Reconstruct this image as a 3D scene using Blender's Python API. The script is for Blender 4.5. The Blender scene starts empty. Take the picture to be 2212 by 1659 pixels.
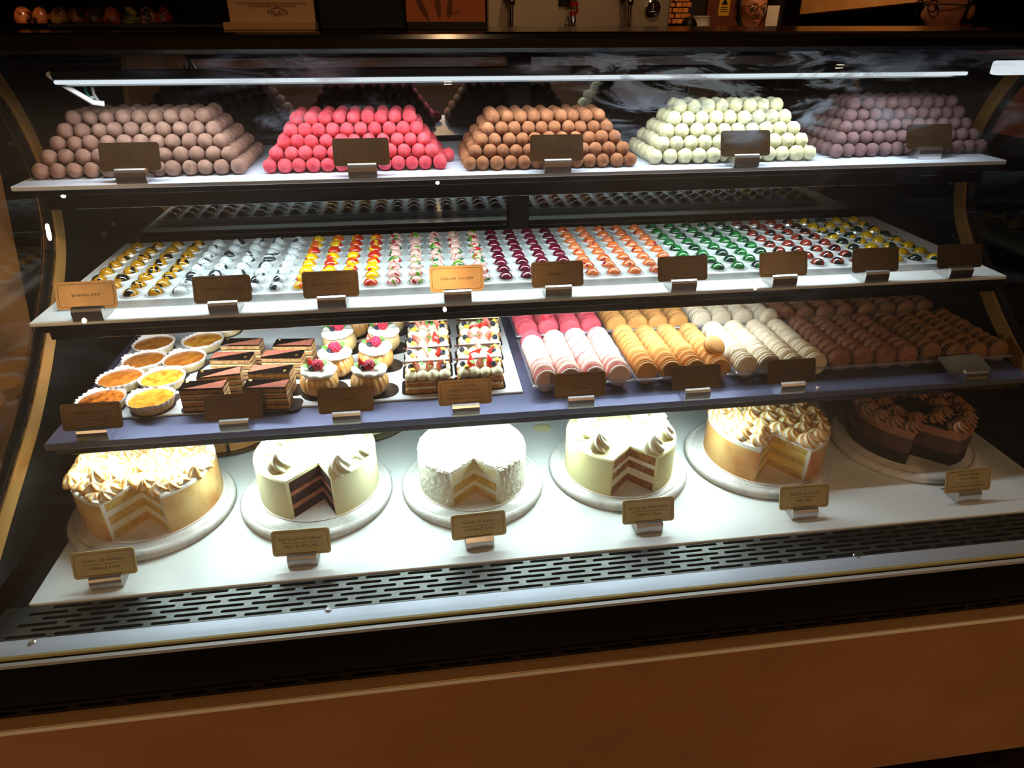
import bpy, bmesh, math, random
from mathutils import Vector, Matrix, noise
R_ = random.Random(7)
PI = math.pi; rad = math.radians
SC = bpy.context.scene
COL = SC.collection
CAMH = 1.45
# ------------------------------------------------------------------ camera
PITCH, YAW, ROLL, F = 0.50032, 0.13527, -0.00165, 1470.0
def cam_axes():
    cy, sy = math.cos(YAW), math.sin(YAW)
    f = Vector((sy*math.cos(PITCH), cy*math.cos(PITCH), -math.sin(PITCH)))
    r = Vector((cy, -sy, 0)); d = f.cross(r)
    r2 = r*math.cos(ROLL)+d*math.sin(ROLL); d2 = d*math.cos(ROLL)-r*math.sin(ROLL)
    return r2, d2, f
CR, CD, CF = cam_axes()
cam = bpy.data.objects.new('camera', bpy.data.cameras.new('camera'))
COL.objects.link(cam)
cam.matrix_world = Matrix(((CR.x, -CD.x, -CF.x, 0), (CR.y, -CD.y, -CF.y, 0), (CR.z, -CD.z, -CF.z, CAMH), (0, 0, 0, 1)))
cam.data.sensor_width = 36; cam.data.lens = F/2212*36; cam.data.clip_start = 0.02; cam.data.clip_end = 60
SC.camera = cam
# a measured point of the photograph carried to a plane of the room
def at_y(u, v, y):
    r = CR*((u-1106)/F)+CD*((v-829.5)/F)+CF
    r = r*(y/r.y); return Vector((r.x, r.y, r.z+CAMH))
def at_z(u, v, z):
    r = CR*((u-1106)/F)+CD*((v-829.5)/F)+CF
    r = r*((z-CAMH)/r.z); return Vector((r.x, r.y, z))
# ------------------------------------------------------------------ world, lights, exposure
SC.view_settings.view_transform = 'Standard'; SC.view_settings.look = 'None'
SC.view_settings.gamma = 1.0; SC.view_settings.use_curve_mapping = False
SC.view_settings.exposure = 0.0
SC.cycles.transparent_max_bounces = 40; SC.cycles.max_bounces = 10
SC.cycles.caustics_reflective = False; SC.cycles.caustics_refractive = False
SC.cycles.sample_clamp_indirect = 4.0
W = bpy.data.worlds.new('world'); SC.world = W; W.use_nodes = True
W.node_tree.nodes['Background'].inputs[0].default_value = (1.0, .55, .25, 1)
W.node_tree.nodes['Background'].inputs[1].default_value = 0.004
def area(name, loc, rot, sx, sy, power, color, spread=180):
    l = bpy.data.lights.new(name, 'AREA'); l.shape = 'RECTANGLE'; l.size = sx; l.size_y = sy
    l.energy = power; l.color = color; l.spread = rad(spread)
    o = bpy.data.objects.new(name, l); COL.objects.link(o); o.location = loc; o.rotation_euler = rot; return o
def spot(name, loc, target, power, color, angle=60, blend=.6, size=.03):
    l = bpy.data.lights.new(name, 'SPOT'); l.energy = power; l.color = color; l.spot_size = rad(angle)
    l.spot_blend = blend; l.shadow_soft_size = size
    o = bpy.data.objects.new(name, l); COL.objects.link(o); o.location = loc
    o.rotation_euler = (Vector(target)-Vector(loc)).to_track_quat('-Z', 'Y').to_euler(); return o
COOL = (.86, .95, 1.0); WARM = (1.0, .60, .30)
area('led_top_light', (.22, 1.2135, 1.3505), (rad(8), 0, 0), 1.50, .018, 3.6, COOL, 175)
area('led_shelf_two_light', (.12, 1.240, 1.163), (rad(4), 0, 0), 1.40, .014, 3.1, (.84, 1.0, 1.0), 160)
area('led_shelf_three_light', (.02, 1.155, .970), (rad(14), 0, 0), 1.22, .014, 4.3, (.84, .94, 1.0), 180)
area('led_deck_light', (-.01, 1.037, .799), (rad(-3), 0, 0), 1.20, .014, 5.0, (.80, 1.0, .95), 180)
DOWNLIGHTS = [(.15, -3.1), (2.84, -3.2), (-3.1, -3.9), (.25, -4.3), (1.52, 1.52), (.12, .80), (1.08, 2.67), (2.2, .55), (-2.62, -3.2)]
for i, (x, y) in enumerate(DOWNLIGHTS):
    if y < -1: spot('ceiling_spot_light', (x, y, 2.66), (x*.7+.1, .7, .15), 66, WARM, 44, 1.0, .014)
    else: spot('ceiling_spot_light', (x, y, 2.66), (x, y+.1, 0), 5, WARM, 80, .8, .014)
spot('left_fill_spot', (-.25, .5, 2.62), (-1.0, 1.78, .95), 80, WARM, 13, .6, .02)  # added spot without a fitting, warms the tan panel at the left
spot('right_fill_spot', (.85, .5, 2.62), (1.56, 1.72, 1.28), 30, WARM, 16, .6, .02)  # added spot, brightens the brown panel beyond the right end glass
spot('left_fill_spot', (.9, -.9, 2.62), (-.70, 1.22, 1.08), 150, WARM, 10, .7, .014)  # second added spot, brightens the left trim
for x, y in ((-1.5, -1.7), (1.9, -1.7), (-2.2, -4.0), (2.6, -4.0)): spot('fill_uplight', (x, y, .6), (x, y, 2.7), 92, (1.0, .78, .56), 130, 1.0, .05)  # unseen fill lamps added under the ceiling to brighten the room
for x in (-2.2, 0.6, 3.2): spot('wall_fill_spot', (x, -4.6, 2.6), (x, -6.4, 1.2), 60, WARM, 110, .8, .02)  # spots added to brighten the front wall that the brass signs reflect
spot('bar_light', (1.9, 3.2, 2.6), (2.4, 4.2, 1.7), 50, WARM, 90, .7, .02)
spot('bar_light', (.5, 1.2, 2.65), (.7, 2.3, 1.4), 26, WARM, 90, .7, .02)
# ------------------------------------------------------------------ mesh helpers
def to_mesh(name, V, F_, mats, smooth=False, fm=None):
    me = bpy.data.meshes.new(name); me.from_pydata([tuple(v) for v in V], [], F_)
    for m in (mats if isinstance(mats, (list, tuple)) else [mats]): me.materials.append(m)
    if fm: me.polygons.foreach_set('material_index', fm)
    me.polygons.foreach_set('use_smooth', [smooth]*len(me.polygons))
    if smooth: me.set_sharp_from_angle(angle=rad(62))
    me.update(); return me
def ob(name, me, parent=None, loc=(0, 0, 0), rot=(0, 0, 0), scale=(1, 1, 1)):
    o = bpy.data.objects.new(name, me); COL.objects.link(o)
    o.location = loc; o.rotation_euler = rot; o.scale = scale
    if parent is not None: o.parent = parent
    return o
def mk(name, VF, mats, parent=None, smooth=False, loc=(0, 0, 0), rot=(0, 0, 0), scale=(1, 1, 1), fm=None):
    return ob(name, to_mesh(name, VF[0], VF[1], mats, smooth, fm), parent, loc, rot, scale)
def tag(o, label, cat, group=None, kind=None):
    o['label'] = label; o['category'] = cat
    if group: o['group'] = group
    if kind: o['kind'] = kind
    return o
def thing(name, label, cat, loc=(0, 0, 0), rz=0, group=None):
    o = bpy.data.objects.new(name, None); COL.objects.link(o); o.location = loc; o.rotation_euler = (0, 0, rz)
    o.empty_display_size = .02
    return tag(o, label, cat, group)
def structure(name, VF, m, smooth=False):
    o = mk(name, VF, m, None, smooth); o['kind'] = 'structure'; return o
def add(*L):
    V, F_ = [], []
    for v, f in L:
        n = len(V); V += list(v); F_ += [tuple(i+n for i in q) for q in f]
    return V, F_
def xf(VF, loc=(0, 0, 0), rot=(0, 0, 0), sc=(1, 1, 1)):
    from mathutils import Euler
    M = Matrix.Translation(loc) @ Euler(rot).to_matrix().to_4x4() @ Matrix.Diagonal((*sc, 1))
    return [M @ Vector(v) for v in VF[0]], VF[1]
def box(x0, x1, y0, y1, z0, z1):
    V = [(x0, y0, z0), (x1, y0, z0), (x1, y1, z0), (x0, y1, z0), (x0, y0, z1), (x1, y0, z1), (x1, y1, z1), (x0, y1, z1)]
    return V, [(3, 2, 1, 0), (4, 5, 6, 7), (0, 1, 5, 4), (1, 2, 6, 5), (2, 3, 7, 6), (3, 0, 4, 7)]
def bbox(x0, x1, y0, y1, z0, z1, b=.002, seg=2):
    bm = bmesh.new(); V, F_ = box(x0, x1, y0, y1, z0, z1)
    vs = [bm.verts.new(v) for v in V]
    for f in F_: bm.faces.new([vs[i] for i in f])
    bmesh.ops.bevel(bm, geom=bm.edges[:], offset=b, segments=seg, affect='EDGES', profile=.5)
    return bm_out(bm)
def bm_out(bm):
    bm.verts.index_update()
    V = [v.co.copy() for v in bm.verts]; F_ = [tuple(v.index for v in f.verts) for f in bm.faces]; bm.free(); return V, F_
def prism(poly, z0, z1):
    n = len(poly); V = [(x, y, z0) for x, y in poly]+[(x, y, z1) for x, y in poly]
    F_ = [tuple(range(n-1, -1, -1)), tuple(range(n, 2*n))]+[(i, (i+1) % n, n+(i+1) % n, n+i) for i in range(n)]
    return V, F_
def extrude_x(poly, x0, x1):                          # poly of (y, z), counter-clockwise seen from +x
    n = len(poly); V = [(x0, y, z) for y, z in poly]+[(x1, y, z) for y, z in poly]
    F_ = [tuple(range(n-1, -1, -1)), tuple(range(n, 2*n))]+[(i, (i+1) % n, n+(i+1) % n, n+i) for i in range(n)]
    return V, F_
def extrude_y(poly, y0, y1):                          # poly of (x, z)
    n = len(poly); V = [(x, y0, z) for x, z in poly]+[(x, y1, z) for x, z in poly]
    F_ = [tuple(range(n)), tuple(range(2*n-1, n-1, -1))]+[(i, n+i, n+(i+1) % n, (i+1) % n) for i in range(n)]
    return V, F_
def text_mesh(body, size, m, sp=1.0):
    c = bpy.data.curves.new('lettering', 'FONT'); c.body = body; c.size = size; c.align_x = 'CENTER'; c.align_y = 'CENTER'
    c.extrude = .0001; c.resolution_u = 2; c.space_character = sp
    o = bpy.data.objects.new('lettering', c); COL.objects.link(o); bpy.context.view_layer.update()
    me = bpy.data.meshes.new_from_object(o.evaluated_get(bpy.context.evaluated_depsgraph_get()))
    bpy.data.objects.remove(o); bpy.data.curves.remove(c); me.name = 'lettering'; me.materials.clear(); me.materials.append(m)
    return me, max((v.co.x for v in me.vertices), default=.01)*2
def rrect(w, h, r, n=5):
    P = []
    for cx, cy, a in ((w/2-r, h/2-r, 0), (-w/2+r, h/2-r, 90), (-w/2+r, -h/2+r, 180), (w/2-r, -h/2+r, 270)):
        for k in range(n+1):
            t = rad(a+90*k/n); P.append((cx+r*math.cos(t), cy+r*math.sin(t)))
    return P
def lathe(prof, n=32, fn=None):
    V, F_ = [], []; m = len(prof)
    for k, (r, z) in enumerate(prof):
        for i in range(n):
            t = 2*PI*i/n; q, dz = (1, 0) if fn is None else fn(t, k)
            V.append((r*q*math.cos(t), r*q*math.sin(t), z+dz))
    for k in range(m-1):
        for i in range(n):
            j = (i+1) % n; F_.append((k*n+i, k*n+j, (k+1)*n+j, (k+1)*n+i))
    F_.append(tuple(range(n-1, -1, -1))); F_.append(tuple((m-1)*n+i for i in range(n)))
    return V, F_
def tube(path, r, n=8):
    V, F_ = [], []; path = [Vector(p) for p in path]; m = len(path)
    for k, p in enumerate(path):
        d = (path[min(k+1, m-1)]-path[max(k-1, 0)]).normalized()
        a = d.cross(Vector((0, 0, 1)) if abs(d.z) < .9 else Vector((1, 0, 0))).normalized(); b = d.cross(a)
        rr = r[k] if isinstance(r, (list, tuple)) else r
        for i in range(n):
            t = 2*PI*i/n; V.append(p+a*rr*math.cos(t)+b*rr*math.sin(t))
    for k in range(m-1):
        for i in range(n):
            j = (i+1) % n; F_.append((k*n+i, (k+1)*n+i, (k+1)*n+j, k*n+j))
    F_.append(tuple(range(n))); F_.append(tuple((m-1)*n+i for i in range(n-1, -1, -1)))
    return V, F_
def ico(sub, r=1.0):
    bm = bmesh.new(); bmesh.ops.create_icosphere(bm, subdivisions=sub, radius=r); return bm_out(bm)
def strip_closed(outer, inner):                       # ring of quads between two equal closed loops
    n = len(outer); return list(outer)+list(inner), [(i, (i+1) % n, n+(i+1) % n, n+i) for i in range(n)]
def ring_plate(w, h, r, t, z0, z1):                   # thin rounded-rectangle outline
    a = rrect(w, h, r); b = rrect(w-2*t, h-2*t, max(r-t, .0005)); n = len(a)
    V = [(x, y, z1) for x, y in a]+[(x, y, z1) for x, y in b]+[(x, y, z0) for x, y in a]+[(x, y, z0) for x, y in b]
    F_ = []
    for i in range(n):
        j = (i+1) % n
        F_ += [(i, j, n+j, n+i), (2*n+i, 2*n+j, j, i), (n+i, n+j, 3*n+j, 3*n+i), (3*n+i, 3*n+j, 2*n+j, 2*n+i)]
    return V, F_
def ordinal(k): return ['first', 'second', 'third', 'fourth', 'fifth', 'sixth', 'seventh', 'eighth', 'ninth', 'tenth', 'eleventh', 'twelfth', 'thirteenth', 'fourteenth'][k]
def copy_tree(o, parent=None):
    c = o.copy(); COL.objects.link(c)
    if parent is not None: c.parent = parent
    for ch in list(o.children): copy_tree(ch, c)
    return c
# ------------------------------------------------------------------ material helpers
def s(r, g, b):
    f = lambda c: (c/255/12.92) if c <= 10 else ((c/255+.055)/1.055)**2.4
    return (f(r), f(g), f(b), 1)
class N:                                              # tiny node-graph writer
    def __init__(self, name):
        self.m = bpy.data.materials.new(name); self.m.use_nodes = True; self.t = self.m.node_tree; self.t.nodes.clear()
        self.out = self.new('ShaderNodeOutputMaterial')
    def new(self, typ, **kw):
        n = self.t.nodes.new(typ)
        for k, v in kw.items(): setattr(n, k, v)
        return n
    def link(self, a, b): self.t.links.new(a, b)
    def coord(self, rnd=False, scale=(1, 1, 1)):
        c = self.new('ShaderNodeTexCoord'); src = c.outputs['Object']
        mp = self.new('ShaderNodeMapping'); self.link(src, mp.inputs[0]); mp.inputs['Scale'].default_value = scale
        if rnd:
            oi = self.new('ShaderNodeObjectInfo'); mu = self.new('ShaderNodeVectorMath', operation='SCALE')
            mu.inputs[0].default_value = (37.1, 17.3, 53.7); self.link(oi.outputs['Random'], mu.inputs['Scale'])
            self.link(mu.outputs[0], mp.inputs['Location'])
        return mp.outputs[0]
    def noise(self, co, scale, detail=3, rough=.55, dist=0):
        n = self.new('ShaderNodeTexNoise'); self.link(co, n.inputs['Vector'])
        n.inputs['Scale'].default_value = scale; n.inputs['Detail'].default_value = detail
        n.inputs['Roughness'].default_value = rough; n.inputs['Distortion'].default_value = dist; return n.outputs['Fac']
    def voronoi(self, co, scale):
        n = self.new('ShaderNodeTexVoronoi'); self.link(co, n.inputs['Vector']); n.inputs['Scale'].default_value = scale
        return n.outputs['Distance']
    def ramp(self, fac, *stops, interp='LINEAR'):
        n = self.new('ShaderNodeValToRGB'); e = n.color_ramp.elements; n.color_ramp.interpolation = interp
        while len(e) < len(stops): e.new(.5)
        for k, (p, c) in enumerate(stops):
            e[k].position = p; e[k].color = c if len(c) == 4 else (*c, 1)
        self.link(fac, n.inputs[0]); return n.outputs[0]
    def step(self, fac, a, b): return self.ramp(fac, (a, (0, 0, 0, 1)), (b, (1, 1, 1, 1)))
    def lin(self, v, a, b):
        m = self.new('ShaderNodeMapRange'); self.link(v, m.inputs[0]); m.inputs[1].default_value = a; m.inputs[2].default_value = b; return m.outputs[0]
    def math(self, op, a, b=None, clamp=False):
        n = self.new('ShaderNodeMath', operation=op); n.use_clamp = clamp
        for k, v in enumerate((a, b)):
            if v is None: continue
            if isinstance(v, (int, float)): n.inputs[k].default_value = v
            else: self.link(v, n.inputs[k])
        return n.outputs[0]
    def mix(self, fac, a, b):
        n = self.new('ShaderNodeMix', data_type='RGBA')
        for k, v in ((0, fac), (6, a), (7, b)):
            if isinstance(v, (int, float)): n.inputs[k].default_value = v
            elif isinstance(v, tuple): n.inputs[k].default_value = v
            else: self.link(v, n.inputs[k])
        return n.outputs[2]
    def sep(self, v):
        n = self.new('ShaderNodeSeparateXYZ'); self.link(v, n.inputs[0]); return n.outputs
    def bsdf(self, col, rough=.5, metal=0, spec=.5, coat=0, sss=0, bump=None, bstr=.5, bdist=.001, sheen=0):
        p = self.new('ShaderNodeBsdfPrincipled')
        if isinstance(col, tuple): p.inputs['Base Color'].default_value = col
        else: self.link(col, p.inputs['Base Color'])
        if isinstance(rough, (int, float)): p.inputs['Roughness'].default_value = rough
        else: self.link(rough, p.inputs['Roughness'])
        p.inputs['Metallic'].default_value = metal; p.inputs['Specular IOR Level'].default_value = spec
        p.inputs['Coat Weight'].default_value = coat; p.inputs['Coat Roughness'].default_value = .06
        p.inputs['Sheen Weight'].default_value = sheen
        if bump is not None:
            b = self.new('ShaderNodeBump'); b.inputs['Strength'].default_value = bstr; b.inputs['Distance'].default_value = bdist
            self.link(bump, b.inputs['Height']); self.link(b.outputs[0], p.inputs['Normal'])
        return p.outputs[0]
    def done(self, sh): self.link(sh, self.out.inputs[0]); return self.m
def plain(name, col, rough=.5, metal=0, spec=.5, coat=0):
    n = N(name); return n.done(n.bsdf(col, rough, metal, spec, coat))
def mottled(name, c1, c2, scale=30, rough=.6, metal=0, spec=.4, lo=.35, hi=.65, bscale=None, bstr=.4, bdist=.001, coat=0, rnd=True, detail=4, sheen=0):
    n = N(name); co = n.coord(rnd); f = n.noise(co, scale, detail)
    c = n.ramp(f, (lo, c1), (hi, c2)); b = None
    if bscale: b = n.noise(co, bscale, 4, .6)
    return n.done(n.bsdf(c, rough, metal, spec, coat, 0, b, bstr, bdist, sheen))
def emit(name, col, strength):
    n = N(name); e = n.new('ShaderNodeEmission'); e.inputs[0].default_value = col; e.inputs[1].default_value = strength
    return n.done(e.outputs[0])
def schlick(n, f0=.04):
    lw = n.new('ShaderNodeLayerWeight'); lw.inputs['Blend'].default_value = .5
    p = n.math('POWER', lw.outputs['Facing'], 5.0); return n.math('ADD', n.math('MULTIPLY', p, 1-f0), f0, True)
def clear(name, tint=(1, 1, 1, 1), f0=.04, rough=.0, haze=0.0, hazecol=(.9, .95, 1, 1)):
    n = N(name); tr = n.new('ShaderNodeBsdfTransparent'); tr.inputs[0].default_value = tint
    gl = n.new('ShaderNodeBsdfGlossy'); gl.inputs['Roughness'].default_value = rough
    base = tr.outputs[0]
    if haze:
        d = n.new('ShaderNodeBsdfDiffuse'); d.inputs[0].default_value = hazecol
        mx = n.new('ShaderNodeMixShader'); mx.inputs[0].default_value = haze; n.link(base, mx.inputs[1]); n.link(d.outputs[0], mx.inputs[2]); base = mx.outputs[0]
    m = n.new('ShaderNodeMixShader'); n.link(schlick(n, f0), m.inputs[0]); n.link(base, m.inputs[1]); n.link(gl.outputs[0], m.inputs[2])
    return n.done(m.outputs[0])
def brushed(name, col, rough=.3, axis=(2, 60, 60), metal=1.0, amt=.35, scale=40):
    n = N(name); co = n.coord(False, axis); f = n.noise(co, scale, 3)
    r = n.math('ADD', n.math('MULTIPLY', f, amt), rough-amt/2)
    return n.done(n.bsdf(col, r, metal, .5, 0, 0, f, .08, .0004))
# ------------------------------------------------------------------ materials of the room and case
M_floor = mottled('floor_stone', s(38, 28, 24), s(58, 44, 36), 3, .35, bscale=20, bstr=.1)
M_wall = mottled('dark_wall', s(26, 18, 13), s(48, 33, 22), 2.5, .75, bscale=25, bstr=.3)
M_ceil = plain('ceiling_paint', s(188, 172, 154), .8)
M_black = plain('black_paint', s(9, 9, 10), .45, 0, .3)
M_blackm = mottled('black_panel', s(5, 5, 5), s(12, 11, 11), 14, .5, spec=.25, bscale=60, bstr=.15)
M_gloss = plain('black_gloss', s(10, 10, 12), .07, 0, .7)
M_count = mottled('counter_gloss', s(9, 7, 7), s(20, 15, 13), 6, .16, spec=.6)
M_white = plain('white_board', s(234, 240, 240), .38, 0, .4)
M_acryl = plain('frosted_acrylic', s(214, 224, 240), .3, 0, .5)
M_steelblue = brushed('brushed_blue_steel', s(112, 118, 148), .34, (2, 80, 80), .6, .3)
M_sill = brushed('brushed_sill', s(196, 204, 222), .42, (3, 90, 60), .25, .3)
M_vent = brushed('vent_steel', s(92, 94, 92), .4, (6, 40, 40), .9, .4)
M_alu = plain('brushed_aluminium', s(206, 202, 198), .27, 1)
M_alus = plain('satin_aluminium', s(205, 208, 210), .5, .3)
M_chrome = plain('chrome', s(220, 220, 222), .12, 1)
M_gold = mottled('gold_bronze_panel', s(180, 128, 86), s(196, 142, 98), 5, .45, metal=.2, bscale=90, bstr=.03, rnd=False)
M_ledge = plain('gold_ledge', s(204, 158, 104), .35, .4)
M_trim = mottled('brass_trim', s(186, 138, 74), s(208, 160, 92), 9, .38, metal=.35, rnd=False)
M_gask = plain('yellowed_gasket', s(196, 182, 120), .5)
M_tan = mottled('tan_panel', s(204, 168, 124), s(220, 188, 146), 4, .5)
n = N('tinted_mirror_glass'); M_mirror = n.done(n.bsdf(s(142, 144, 144), .012, 1.0))
M_led = emit('led_diffuser', (.84, .93, 1, 1), .95)
M_tube = emit('led_tube', (.9, .97, 1, 1), 1.0)
M_lampon = emit('lamp_glow', (1, .62, .28, 1), 9)
M_wireg = plain('green_wire', s(30, 150, 120), .5); M_wirew = plain('white_wire', s(230, 232, 226), .45)
# ------------------------------------------------------------------ room
structure('floor', box(-5.2, 5.7, -6.7, 5.2, -.06, 0), M_floor)
structure('ceiling', box(-5.2, 5.7, -6.7, 5.2, 2.7, 2.76), M_ceil)
structure('wall_back', box(-5.2, 5.7, 5.0, 5.2, 0, 2.7), M_wall)
structure('wall_front', box(-5.2, 5.7, -6.7, -6.5, 0, 2.7), mottled('warm_plaster', s(150, 116, 84), s(176, 138, 100), 2, .8))
structure('wall_left', box(-5.2, -5.0, -6.5, 5.0, 0, 2.7), M_wall)
structure('wall_right', box(5.5, 5.7, -6.5, 5.0, 0, 2.7), M_wall)
rimme = to_mesh('downlight_rim', *lathe([(.032, -.012), (.055, -.012), (.055, 0), (.032, 0)], 24), M_alus, True)
disme = to_mesh('downlight_lens', *lathe([(.026, -.006), (.026, -.002)], 24), M_lampon)
for i, (x, y) in enumerate(DOWNLIGHTS):
    t = thing('ceiling_downlight', 'warm recessed ceiling downlight, '+['over the middle of the room', 'over the right of the room', 'over the far left', 'over the room entrance', 'above the right of the bar', 'above the worktop', 'above the back bar', 'at the right end of the case', 'over the left of the room'][i], 'lamp', (x, y, 2.70), 0, 'ceiling downlights')
    ob('rim', rimme, t); ob('lens', disme, t)
# ------------------------------------------------------------------ display case carcass
XL, XR = -.665, 1.165
case = thing('display_case', 'curved glass pastry display case with black base and bronze front panel', 'display case', (.25, 1.15, 0))
CO = Vector((-.25, -1.15, 0))
def cp(name, VF, m, parent=None, smooth=False):       # a part of the case, given in room coordinates
    return mk(name, VF, m, parent or case, smooth, CO if parent is None else (0, 0, 0))
cp('case_body', box(XL-.03, XR+.03, .76, 1.62, 0, .60), M_blackm)
cp('black_fascia', add(extrude_x([(.735, .560), (.76, .560), (.76, .645), (.737, .645)], XL-.25, XR+.35),
                       extrude_x([(.730, .603), (.7355, .603), (.7375, .642), (.732, .642)], XL-.25, XR+.35)), M_black)
pan = bbox(XL-.25, XR+.35, .710, .758, .142, .537, .004, 2)
cp('front_panel', pan, M_gold)
cp('panel_ledge', bbox(XL-.25, XR+.35, .7118, .7345, .5362, .5405, .001, 1), M_ledge)
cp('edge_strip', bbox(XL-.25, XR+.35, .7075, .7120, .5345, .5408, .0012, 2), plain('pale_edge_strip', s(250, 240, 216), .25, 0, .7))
cp('plinth', box(XL-.2, XR+.3, .78, 1.6, 0, .142), M_black)
def slot_plate(x0, x1, y0, y1, rows, pitch, sl, sh, stag, th):
    bm = bmesh.new(); loops = []
    def loop(P):
        vs = [bm.verts.new((x, y, 0)) for x, y in P]
        for i in range(len(vs)): bm.edges.new((vs[i], vs[(i+1) % len(vs)]))
        loops.append([tuple(p) for p in P])
    loop([(x0, y0), (x1, y0), (x1, y1), (x0, y1)])
    for r in range(rows):
        cy = y0+(r+.5)*(y1-y0)/rows; cx = x0+.02+stag[r % len(stag)]*pitch+sl/2
        while cx+sl/2 < x1-.008:
            P = []
            for sgn in (1, -1):
                for k in range(6):
                    t = rad(-90+180*k/5) if sgn > 0 else rad(90+180*k/5)
                    P.append((cx+sgn*(sl/2-sh/2)+sh/2*math.cos(t), cy+sh/2*math.sin(t)))
            loop(P); cx += pitch
    bmesh.ops.triangle_fill(bm, use_beauty=False, use_dissolve=False, edges=bm.edges[:])
    bmesh.ops.recalc_face_normals(bm, faces=bm.faces[:])
    V, F_ = bm_out(bm)
    for P in loops:
        n0 = len(V); n = len(P)
        V += [Vector((x, y, 0)) for x, y in P]+[Vector((x, y, -th)) for x, y in P]
        F_ += [(n0+i, n0+(i+1) % n, n0+n+(i+1) % n, n0+n+i) for i in range(n)]
    return V, F_
vp = slot_plate(XL, XR, .779, .844, 6, .0672, .0565, .0056, (.1, .55, .2, .65, .3, .75), .004)
cp('vent_grille', xf(vp, (0, 0, .6485)), M_vent)
cp('vent_trough', box(XL, XR, .779, .844, .60, .61), M_black)
sill = cp('front_sill', bbox(XL-.2, XR+.3, .748, .7785, .636, .6495, .0012, 1), M_sill)
scr = add(lathe([(.0048, 0), (.0048, .0012), (.0036, .0022)], 16), xf(box(-.0026, .0026, -.0005, .0005, .0020, .0026)), xf(box(-.0005, .0005, -.0026, .0026, .0020, .0026)))
scm = to_mesh('screw', *scr, M_chrome)
for u, v in ((709, 1317), (1849, 1200), (70, 1388)):
    p = at_z(u, v, .6495); ob('screw', scm, sill, p)
cp('glass_gasket', add(box(XL-.2, XR+.3, .7445, .7478, .640, .6500)), M_gask)
cp('glass_channel', add(box(XL-.2, XR+.3, .7325, .7385, .640, .6478)), M_alus)
slots = slot_plate(XL-.25, XR+.35, .542, .559, 1, .066, .050, .0075, (.3,), .003)
slots = ([Vector((v[0], .7332-v[2], v[1])) for v in slots[0]], slots[1])
cp('fascia_vent', slots, M_black)
cp('fascia_recess', box(XL-.25, XR+.35, .7395, .745, .540, .561), plain('recess_black', s(3, 3, 3), .8))
# trim profile (y, z) of the end panels
TP = [(1.268, -.075), (1.295, -.109), (1.326, -.162), (1.345, -.218), (1.351, -.272), (1.342, -.324), (1.314, -.384), (1.249, -.45), (1.192, -.497), (1.137, -.542), (1.065, -.592), (.99, -.633), (.90, -.681), (.82, -.726), (.76, -.765)]
def smooth_curve(P, k=4):
    out = []
    for i in range(len(P)-1):
        p0, p1, p2, p3 = P[max(i-1, 0)], P[i], P[i+1], P[min(i+2, len(P)-1)]
        for j in range(k):
            t = j/k
            out.append(tuple(.5*(2*b+(c-a)*t+(2*a-5*b+4*c-d)*t*t+(3*b-a-3*c+d)*t**3) for a, b, c, d in zip(p0, p1, p2, p3)))
    return out+[P[-1]]
TPs = [(y, z+CAMH) for y, z in smooth_curve(TP)]
def offset_curve(P, d):
    out = []
    for i, p in enumerate(P):
        a = Vector(P[max(i-1, 0)]); b = Vector(P[min(i+1, len(P)-1)]); t = (b-a).normalized()
        out.append((p[0]+t.y*d, p[1]-t.x*d))
    return out
def band(P, w, x0, x1):                               # curved strip between the curve and its offset, as quads
    Q = offset_curve(P, w); m = len(P); V = []
    for x in (x0, x1):
        V += [(x, y, z) for y, z in P]+[(x, y, z) for y, z in Q]
    F_ = []
    for i in range(m-1):
        F_ += [(i, i+1, m+i+1, m+i), (2*m+i, 3*m+i, 3*m+i+1, 2*m+i+1), (i, 2*m+i, 2*m+i+1, i+1), (m+i, m+i+1, 3*m+i+1, 3*m+i)]
    F_ += [(0, m, 3*m, 2*m), (m-1, 3*m-1, 4*m-1, 2*m-1)]
    return V, F_
def panel_back(P, x0, x1, yb):                        # end panel between the curve and the back of the case
    m = len(P); V = []
    for x in (x0, x1):
        V += [(x, y, z) for y, z in P]+[(x, yb, z) for y, z in P]
    F_ = []
    for i in range(m-1):
        F_ += [(i, i+1, m+i+1, m+i), (2*m+i, 3*m+i, 3*m+i+1, 2*m+i+1), (i, 2*m+i, 2*m+i+1, i+1), (m+i, m+i+1, 3*m+i+1, 3*m+i)]
    F_ += [(0, m, 3*m, 2*m), (m-1, 3*m-1, 4*m-1, 2*m-1)]
    return V, F_
for nm, x0, x1 in (('left', XL-.02, XL), ('right', XR, XR+.02)):
    e = cp('end_panel', panel_back(TPs, x0, x1, 1.60), M_blackm)
    cp('end_trim', band(TPs, -.030, x0-.002, x1+.002), M_trim)
    cp('trim_seal', band(TPs, .006, x0+.003, x1-.003), M_black)
# curved front glass
GP = [(1.235, -.060), (1.20, -.064), (1.168, -.078), (1.140, -.104), (1.118, -.150), (1.096, -.225), (1.066, -.33), (1.026, -.44), (.968, -.56), (.896, -.67), (.820, -.752), (.7415, -.8035)]
GPs = [(y, z+CAMH) for y, z in smooth_curve(GP, 5)]
n = N('smudged_glass')
co = n.coord(False); xyz = n.sep(co)
tr = n.new('ShaderNodeBsdfTransparent'); tr.inputs[0].default_value = (.985, .992, .99, 1)
gl = n.new('ShaderNodeBsdfGlossy'); gl.inputs['Roughness'].default_value = .0
mp = n.new('ShaderNodeMapping'); n.link(co, mp.inputs[0]); mp.inputs['Rotation'].default_value = (0, rad(35), 0); mp.inputs['Scale'].default_value = (2.2, 6, 7)
wipe = n.noise(mp.outputs[0], 2.6, 7, .68, 1.2)
patch = n.noise(co, 2.4, 2, .5)
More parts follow.
